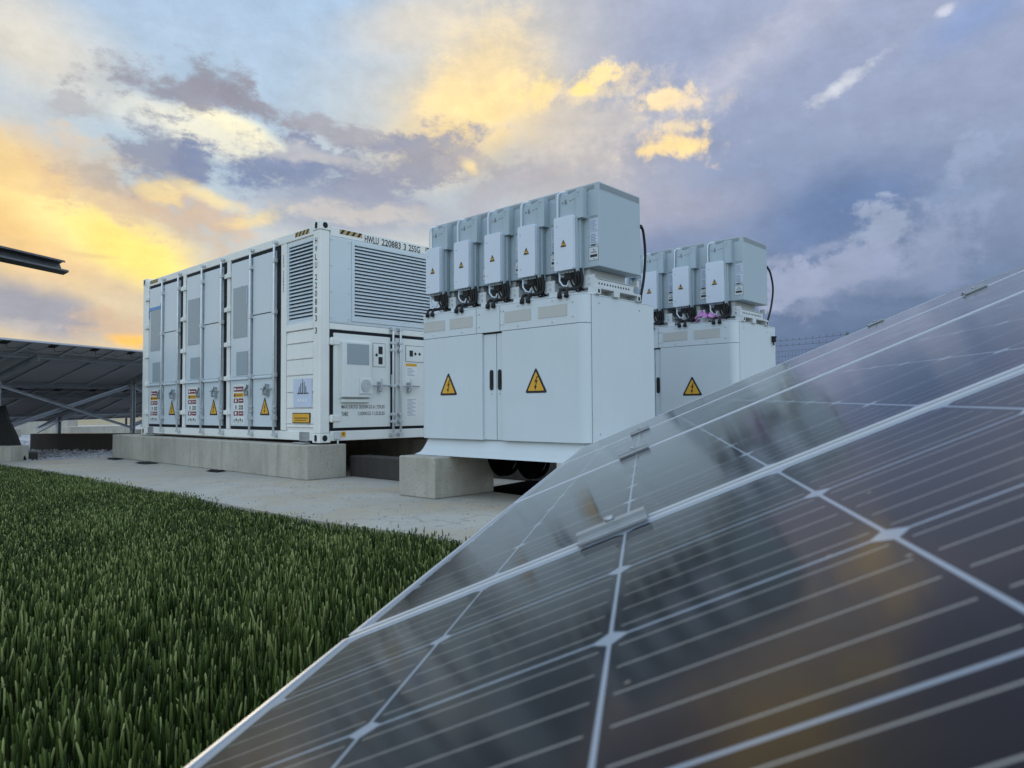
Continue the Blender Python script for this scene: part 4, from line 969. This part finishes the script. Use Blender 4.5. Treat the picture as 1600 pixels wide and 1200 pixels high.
    for i in range(4):
        x = -.205-.036*i; m.tube([(x, -.068, .25), (x, -.068, .215)], .013, 8)
        if i < 3: cable([(x, -.068, .21), (x+.01, -.06, .14), (x+.02, -.03, .09), (x+.03, .03, .05), (x+.03, .2, .03)], .0085, 7)
    cable([(-.19, -.07, .22), (-.165, -.075, .15), (-.18, -.07, .085), (-.22, -.09, .06)], .011); cable([(-.185, -.06, .22), (-.16, -.05, .14), (-.18, -.03, .07), (-.24, .0, .04)], .011)
    m.box(-.33, -.25, -.075, -.03, .16, .215)
    m.build('cable_bundle', M_BLACK, T)
    m = MB(); cable([(-.012, .665, .72), (-.01, .70, .715), (-.01, .70+bulge*.55, .66), (-.01, .70+bulge, .48), (-.01, .695+bulge*.6, .25), (-.01, .67, .06), (-.01, .655, -.0)], .0125, 8)
    m.tube([(-.012, .66, .72), (-.012, .69, .72)], .02, 8); m.build('rear_cable', M_BLACK, T)
    m = MB(); m.box(-.10, -.02, .66, .685, .47, .55); m.box(-.08, -.02, .62, .66, .14, .2); m.build('rear_terminal', M_LIGHT, T)
    return T
proto = make_inverter(.055)
names5 = ['grey inverter at the left end of the front row, next to the container louvre',
          'grey inverter second from the left in the row of five',
          'grey inverter in the middle of the row of five',
          'grey inverter second from the right in the row of five',
          'large grey inverter at the right end of the front row, broad side showing']
for i in range(5):
    o = proto if i == 4 else copy_tree(proto)
    o.location = (2.66+.44*i, 0, CTOP); o['label'] = names5[i]; o['group'] = 'grey inverters on the front cabinet'
proto2 = make_inverter(.15)
names4 = ['grey inverter on the rear cabinet, almost hidden behind the front row',
          'grey inverter at the left of the three clearly seen on the rear cabinet',
          'grey inverter second from the right on the rear cabinet, beside the magenta plastic',
          'grey inverter at the right end of the rear cabinet, black cable looping behind']
for i in range(4):
    o = proto2 if i == 3 else copy_tree(proto2)
    o.location = (3.15+.44*i, 2.75, CTOP); o['label'] = names4[i]; o['group'] = 'grey inverters on the rear cabinet'

def ribbon():
    rng = random.Random(3); mb = MB(); mb.smooth = True
    vs = []; n = 26
    for i in range(n):
        t = i/(n-1); x = 3.97+.28*t; y = 2.60+.035*math.sin(t*9); z = CTOP+.015+.05*abs(math.sin(t*7.5+.6))*(1-t)**.7+.015*rng.random()
        for k in (-1, 0, 1): vs.append((x+.012*rng.random(), y+k*.045+.02*rng.random(), z+(.03+.03*(1-t))*(1.5 if k == 0 else .5)*rng.uniform(.4, 1.2)))
    mb.add(vs, [(i*3+k, (i+1)*3+k, (i+1)*3+k+1, i*3+k+1) for i in range(n-1) for k in (0, 1)])
    for j in range(3):
        mb.tube([(3.98-.01*j, 2.585, CTOP+.02), (3.955, 2.56+.01*j, CTOP+.07), (3.99+.02*j, 2.55, CTOP+.085)], .012, 6)
    o = mb.build('plastic_ribbon', M_PINK); tag(o, 'crumpled magenta plastic ribbon lying on the rear cabinet between two inverters', 'ribbon')
ribbon()

def coil(x, y, rad, tilt, label):
    mb = MB(); c = Vector((x, y, .34))
    for k in range(5):
        rr = rad-.018*(k % 3); yy = (k-2)*.028; ph = k*.7
        mb.tube([(c.x+rr*math.cos(t*math.pi/16), c.y+yy+.012*math.sin(t*math.pi/8+ph), c.z+.02+rr*math.sin(t*math.pi/16)) for t in range(33)], .021, 7, False)
    mb.box(c.x-rad*.5, c.x+rad*.5, y-.04, y+.04, .40, .412)
    mb.prism([(c.x+(rad-.05)*math.cos(t*math.pi/10), c.z+.02+(rad-.05)*math.sin(t*math.pi/10)) for t in range(20)], 'y', y-.03, y+.03)
    tag(mb.build('cable_coil', M_PITCH), label, 'cable', 'black cable coils under the front cabinet')
coil(2.87, .42, .16, 0, 'coiled black cable hanging under the front cabinet beside the short concrete block')
coil(3.27, .42, .165, 0, 'coiled black cable under the front cabinet, the one nearer the solar panel edge')

# ================================================================== solar panels
AZ, SLOPE, TILT = 122.144, .8373, 22.998
def axes(az, slope, tilt):
    a, b, t = R(az), R(slope), R(tilt)
    r = Vector((math.cos(a)*math.cos(b), math.sin(a)*math.cos(b), math.sin(b))); h = Vector((math.sin(a), -math.cos(a), 0))
    s = h*math.cos(t)+Vector((0, 0, math.sin(t))); s = (s-r*s.dot(r)).normalized(); n = (-r).cross(s)
    return r, s, n
PW, PL = .997, 1.947
def panel_matrix(P, r, s, n):
    m = Matrix((-r, s, n)).transposed().to_4x4(); m.translation = P; return m
def make_panel(M, label=None, group=None):
    T = bpy.data.objects.new('solar_panel', None); COL.objects.link(T); T.matrix_world = M; T.empty_display_size = .2
    tag(T, label, 'solar panel', group)
    mb = MB(); f = .008
    for a in ((0, PW, 0, f), (0, PW, PL-f, PL), (0, f, f, PL-f), (PW-f, PW, f, PL-f)): mb.box(*a, -.033, .0018)
    for a in ((0, PW, 0, .03), (0, PW, PL-.03, PL), (0, .03, .03, PL-.03), (PW-.03, PW, .03, PL-.03)): mb.box(*a, -.035, -.033)
    mb.build('frame', M_ALU, T, bevel=.0012)
    mb = MB(); mb.box(f, PW-f, f, PL-f, -.004, 0); mb.build('cell_glass', M_CELL, T)
    mb = MB(); mb.box(f, PW-f, f, PL-f, -.0055, -.0041); mb.build('backsheet', M_BACK, T)
    mb = MB(); mb.box(PW/2-.07, PW/2+.07, PL-.17, PL-.06, -.03, -.0056); mb.tube([(PW/2-.05, PL-.15, -.02), (PW/2-.2, PL-.3, -.03), (PW/2-.45, PL-.25, -.03)], .004, 5); mb.tube([(PW/2+.05, PL-.15, -.02), (PW/2+.2, PL-.32, -.03), (PW/2+.45, PL-.25, -.03)], .004, 5)
    mb.build('junction_box', M_BLACK, T)
    return T
r_, s_, n_ = axes(AZ, SLOPE, TILT)
ORG = Vector((7.635, -4.731, .235+.46)); U1, PIT, V0 = .3476, 1.0112, -.18
def on_panel(u, v, w=0.): return ORG + r_*u + s_*v + n_*w
lab4 = ['nearest solar panel filling the lower right of the picture, its cell grid blurred',
        'solar panel just beyond the first frame joint, second from the viewer',
        'solar panel third from the viewer in the tilted foreground row',
        'farthest solar panel in the foreground row, its end edge drawn against the sky']
first = None
for k in range(4):
    P = on_panel(U1+(k-1)*PIT+.0071+PW, V0); M = panel_matrix(P, r_, s_, n_)
    if first is None: first = make_panel(M); o = first
    else: o = copy_tree(first); o.matrix_world = M
    o['label'] = lab4[k]; o['group'] = 'solar panels of the tilted foreground row'
# clamps over the joints
def make_clamp(u, v, label, end=False):
    T = bpy.data.objects.new('panel_clamp', None); COL.objects.link(T); T.matrix_world = panel_matrix(on_panel(u, v), r_, s_, n_)
    tag(T, label, 'clamp', 'clamps on the foreground solar panels')
    l = .0385; mb = MB()
    prof = [(-.021, .0022), (-.021, .006), (-.0075, .006), (-.0075, .0125), (.0075, .0125), (.0075, .006), (.021, .006), (.021, .0022)]
    if end: prof = [(-.007, -.035), (-.007, .012), (.004, .012), (.004, .006), (.018, .006), (.018, .0022), (-.003, .0022), (-.003, -.035)]
    mb.prism(list(reversed(prof)), 'y', -l, l); mb.build('clamp_plate', M_CLAMP, T, bevel=.0008)
    mb = MB(); mb.tube([(0, 0, .012), (0, 0, .017)], .0055, 6); mb.build('bolt', M_STEEL, T)
for k, (u, v, lb) in enumerate([(U1, .145, 'large aluminium clamp on the nearest frame joint in the middle of the picture'), (U1+PIT, .152, 'small clamp on the second frame joint, near the front cabinet corner'), (U1+2*PIT, .16, 'tiny clamp low on the third frame joint, below the rear cabinet'),
                                (U1+2*PIT, 1.44, 'dark clamp high on the third frame joint near the right edge')]): make_clamp(u, v, lb)
make_clamp(U1+3*PIT-.006, 1.41, 'clamp on the far end edge of the panels against the sky', True)

def cchan(mb, p0, p1, up, h, b, t, lip=.0, open_to=None):
    """C section from p0 to p1; up = direction of its depth, open side towards open_to"""
    p0, p1 = Vector(p0), Vector(p1); d = (p1-p0).normalized(); up = Vector(up); up = (up-d*up.dot(d)).normalized()
    o = d.cross(up).normalized()
    if open_to is not None and o.dot(Vector(open_to)) < 0: o = -o
    prof = [(0, 0), (b, 0), (b, lip), (b-t, lip), (b-t, t), (t, t), (t, h-t), (b-t, h-t), (b-t, h-lip), (b, h-lip), (b, h), (0, h)]
    n = len(prof); vs = [p0+o*a+up*(c-h/2) for a, c in prof] + [p1+o*a+up*(c-h/2) for a, c in prof]
    quads = [(0, 1, 4, 5), (1, 2, 3, 4), (0, 5, 6, 11), (6, 7, 10, 11), (7, 8, 9, 10)]
    fs = [(i, (i+1) % n, n+(i+1) % n, n+i) for i in range(n)] + [tuple(q) for q in quads] + [tuple(n+i for i in reversed(q)) for q in quads]
    mb.add([tuple(v) for v in vs], fs)
def rack(loc, label, build):
    T = thing('mounting_rack', loc, label, 'racking'); build(T, loc); return T
def near_rack(T, O):
    a, b = U1-PIT+.05, U1+3*PIT-.03
    for v in (.16, 1.42):
        mb = MB(); cchan(mb, on_panel(a, v, -.066), on_panel(b, v, -.066), n_, .06, .045, .003, .012); mb.build('purlin', M_STEEL, T, off=O)
    for u in (a+.5, b-.5):
        mb = MB(); cchan(mb, on_panel(u, -.1, -.15), on_panel(u, 1.85, -.15), n_, .1, .05, .003, .015); mb.build('rafter', M_STEEL, T, off=O)
        for v in (.3, 1.5):
            p = on_panel(u, v, -.15); mb = MB(); cchan(mb, (p.x, p.y, -.05), (p.x, p.y, p.z+.03), (1, 0, 0), .09, .05, .003, .015); mb.build('post', M_STEEL, T, off=O)
rack((6.9, -3.4, -.05), 'galvanised steel racking under the tilted foreground panels', near_rack)

# ================================================================== table of panels behind the container
LO = Vector((-12.338, .465, .703)); LAZ = AZ
rl, sl, nl = axes(LAZ, .84, 23.0)
def on_left(u, v, w=0.): return LO + rl*u + sl*v + nl*w
for row in range(2):
    for c in range(10):
        P = on_left(-6.62+1.012*c+PW, row*1.965); o = copy_tree(first); o.matrix_world = panel_matrix(P, rl, sl, nl)
        o['label'] = 'underside of a solar panel in the %s row of the table behind the container' % ('lower', 'upper')[row]
        o['group'] = 'undersides of the %s row of panels behind the container' % ('lower', 'upper')[row]
def left_rack(T, O):
    for v in (.5, 1.55, 2.12, 3.40):
        mb = MB(); cchan(mb, on_left(-6.6, v, -.075), on_left(3.45, v, -.075), nl, .08, .05, .003, .014, sl); mb.build('purlin', M_STEEL, T, off=O)
    mb = MB(); mb.tube([on_left(-6.6, 1.95, -.06), on_left(-3, 1.93, -.075), on_left(0, 1.95, -.06), on_left(3.4, 1.94, -.07)], .011, 6); mb.build('cable_run', M_BLACK, T, off=O)
    tops = []; feet = []
    for u in (-4.32, -.78, 2.76):
        mb = MB(); cchan(mb, on_left(u, -.18, -.185), on_left(u, 3.62, -.185), nl, .14, .06, .004, .02); mb.build('rafter', M_STEEL, T, off=O)
        for v in (.42, 2.62):
            p = on_left(u, v, -.17); mb = MB(); cchan(mb, (p.x, p.y, .36), (p.x, p.y, p.z+.05), rl, .11, .06, .004, .02, sl); mb.build('post', M_STEEL, T, off=O)
            if v > 2: tops.append(Vector((p.x, p.y, p.z))); feet.append(Vector((p.x, p.y, .45)))
    h = Vector((.847, .532, 0))*.05
    for i in range(2):
        mb = MB(); cchan(mb, tops[i]+h-Vector((0, 0, .12)), feet[i+1]+h+Vector((0, 0, .04)), (0, 0, 1), .05, .03, .003, .008, (.85, .53, 0)); mb.build('brace', M_STEEL, T, off=O)
        mb = MB(); cchan(mb, feet[i]-h+Vector((0, 0, .08)), tops[i+1]-h-Vector((0, 0, .06)), (0, 0, 1), .08, .05, .003, .012, (.85, .53, 0)); mb.build('brace', M_STEEL, T, off=O)
rack((-11., .8, .3), 'steel racking with crossed braces holding up the panels behind the container', left_rack)

def ballast(u, h, m, label, cat='concrete block'):
    c = (on_left(u, .42)+on_left(u, 2.62))/2; mb = MB(); mb.box(-1.5, 1.62, -.2, .2, 0, h)
    o = mb.build('ballast_beam', m, bevel=.015, seg=2); o.location = (c.x, c.y, -.03); o.rotation_euler = (0, 0, R(LAZ-90)); tag(o, label, cat, 'concrete footings of the panel table')
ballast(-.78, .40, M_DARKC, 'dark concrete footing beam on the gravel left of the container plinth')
ballast(-4.32, .30, M_CONC, 'concrete footing beam at the left edge of the picture')
ballast(2.76, .40, M_CONC, 'pale concrete footing beam under the far part of the panel table')
def tbox(name, x, y, w, d, h, rot, m, label, cat, z=-.03):
    mb = MB(); mb.box(-w/2, w/2, -d/2, d/2, 0, h); o = mb.build(name, m, bevel=.012); o.location = (x, y, z); o.rotation_euler = (0, 0, R(rot)); return tag(o, label, cat)
tbox('concrete_kerb', -7.75, -1.55, .34, .5, .16, 20, M_DARKC, 'low dark concrete kerb at the left corner of the slab', 'kerb')
tbox('ballast_block', -23.4, 1.55, .55, .5, .30, 32, M_CONC, 'small white block on the gravel beneath the panel table', 'concrete block')
tbox('ballast_block', -26., 3.2, 3.0, .5, .62, 32, M_CONC, 'grey block behind the small white one, far under the panel table', 'concrete block')
tbox('ballast_block', -22.2, 4.2, 2.4, .6, .36, 100, M_CONC, 'large pale block on the gravel near the thin dark front post', 'concrete block')

# black conduits spreading at the foot of the nearest post of that table
def conduits():
    p = on_left(-4.32, 2.62, -.17); mb = MB(); rng = random.Random(2)
    for i in range(14):
        a = (i-6.5)*.03
        mb.tube([(p.x+.08+a*.25, p.y+.05+a*.3, 1.0), (p.x+.09+a*.5, p.y+.06+a*.5, .75), (p.x+.11+a*.9, p.y+.08+a*.95, .45), (p.x+.13+a*1.2, p.y+.11+a*1.25, .12), (p.x+.14+a*1.3, p.y+.12+a*1.35, .0)], .032, 8)
    tag(mb.build('conduit_bundle', M_BLACK), 'thick bundle of black conduits coming down the post at the left edge', 'conduit')
conduits()

# end of a purlin of another table, sticking in from the left
def purlin_frame():
    T = thing('mounting_rack', (3.2, -6.2, -.05), 'grey steel channel poking into the sky from the left edge', 'racking'); O = (3.2, -6.2, -.05)
    e = Vector((1.765, -3.37, 1.985)); mb = MB(); cchan(mb, e-rl*4.2, e, nl, .098, .055, .004, .016, (.85, .53, 0)); mb.build('purlin', M_DSTEEL, T, off=O)
    q = e-rl*2.4; mb = MB(); cchan(mb, (q.x, q.y, -.05), (q.x, q.y, q.z-.06), rl, .1, .06, .004, .02); mb.build('post', M_STEEL, T, off=O)
purlin_frame()

# ================================================================== wire fence beyond the rear cabinet, field fence posts
def fence():
    a = Vector((-3.5, 10.25, 0)); b = Vector((12.5, 5.3, 0)); d = (b-a); Ln = d.length; d.normalize()
    T = thing('wire_fence', tuple(a), 'welded wire mesh fence with barbed strands behind the rear cabinet', 'fence'); O = tuple(a)
    m = mat('green_grey_wire', (.10, .13, .15), .5, metal=.3)
    for i in range(7):
        p = a+d*(i*2.6); mb = MB(); mb.tube([(p.x, p.y, -.06), (p.x, p.y, 2.0), (p.x+.05, p.y-.12, 2.16)], .03, 8); mb.build('fence_post', m, T, off=O)
    mb = MB(); r = .0026
    nn = int(Ln/.075)
    for i in range(nn+1):
        p = a+d*(i*.075); mb.add([(p.x-d.x*r, p.y-d.y*r, .02), (p.x+d.x*r, p.y+d.y*r, .02), (p.x+d.x*r, p.y+d.y*r, 1.94), (p.x-d.x*r, p.y-d.y*r, 1.94), (p.x-d.y*r, p.y+d.x*r, .02), (p.x+d.y*r, p.y-d.x*r, .02), (p.x+d.y*r, p.y-d.x*r, 1.94), (p.x-d.y*r, p.y+d.x*r, 1.94)], [(0, 1, 2, 3), (4, 5, 6, 7)])
    for k in range(20):
        z = .02+k*.101; mb.tube([(a.x, a.y, z), (b.x, b.y, z)], r, 4)
    mb.build('wire_mesh', m, T, off=O)
    mb = MB()
    for z, o in ((2.05, .03), (2.14, .10)):
        mb.tube([(a+d*(Ln*t/40)+Vector((o*.4, -o, z-.02*math.sin(math.pi*(t % 5)/5)))) for t in range(41)], .003, 4)
        for t in range(120):
            p = a+d*(Ln*t/120)+Vector((o*.4, -o, z)); mb.box(p.x-.004, p.x+.004, p.y-.004, p.y+.004, p.z-.025, p.z+.02)
    mb.build('barbed_strands', m, T, off=O)
fence()
def field_posts():
    for i in range(7):
        x, y = -42-.0*i, 2.5+3.1*i; mb = MB(); mb.box(-.05, .05, -.05, .05, 0, 1.35); mb.box(-.07, .07, -.07, .07, 1.35, 1.40)
        o = mb.build('field_post', M_NAVY); o.location = (x, y, -.06); tag(o, 'thin dark post standing in the dry field far beyond the panel table', 'post', 'posts in the dry field')
field_posts()
def lamp_box():
    # small dark fitting at the back corner of the rear cabinet
    mb = MB(); mb.box(4.462, 4.50, 3.52, 3.57, 1.68, 1.74); mb.prism([(4.462, 3.51), (4.505, 3.51), (4.512, 3.545), (4.505, 3.58), (4.462, 3.58)], 'z', 1.74, 1.75); mb.tube([(4.48, 3.545, 1.70), (4.48, 3.545, 1.64)], .009, 6)
    tag(mb.build('socket_box', M_BLACK), 'small black box at the back right corner of the rear cabinet', 'box')
lamp_box()
def weed():
    rng = random.Random(9); mb = MB(); x, y = .75, 2.75
    for i in range(60):
        a = rng.uniform(0, 6.28); l = rng.uniform(.06, .16); u = rng.uniform(.4, 1.2); bx, by = x+rng.gauss(0, .05), y+rng.gauss(0, .05)
        tip = (bx+math.cos(a)*l, by+math.sin(a)*l, l*u); w = .012
        mid = (bx+math.cos(a)*l*.5, by+math.sin(a)*l*.5, l*u*.75)
        mb.add([(bx, by, 0), (mid[0]-math.sin(a)*w, mid[1]+math.cos(a)*w, mid[2]), tip, (mid[0]+math.sin(a)*w, mid[1]-math.cos(a)*w, mid[2])], [(0, 1, 2, 3)])
    tag(mb.build('weed', mat('weed_leaf', (.11, .22, .03), .5, var=.3, vscale=30)), 'small bright green weed growing from the slab behind the front cabinet', 'plant')
weed()

def shade_sheet():  # black sheet added on the slab to paint in the shade below the cabinet
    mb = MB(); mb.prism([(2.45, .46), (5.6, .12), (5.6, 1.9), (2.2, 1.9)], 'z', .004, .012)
    tag(mb.build('under_cabinet_shade', M_PITCH), 'flat black sheet painted as the deep shade under the front cabinet', 'mat')
shade_sheet()
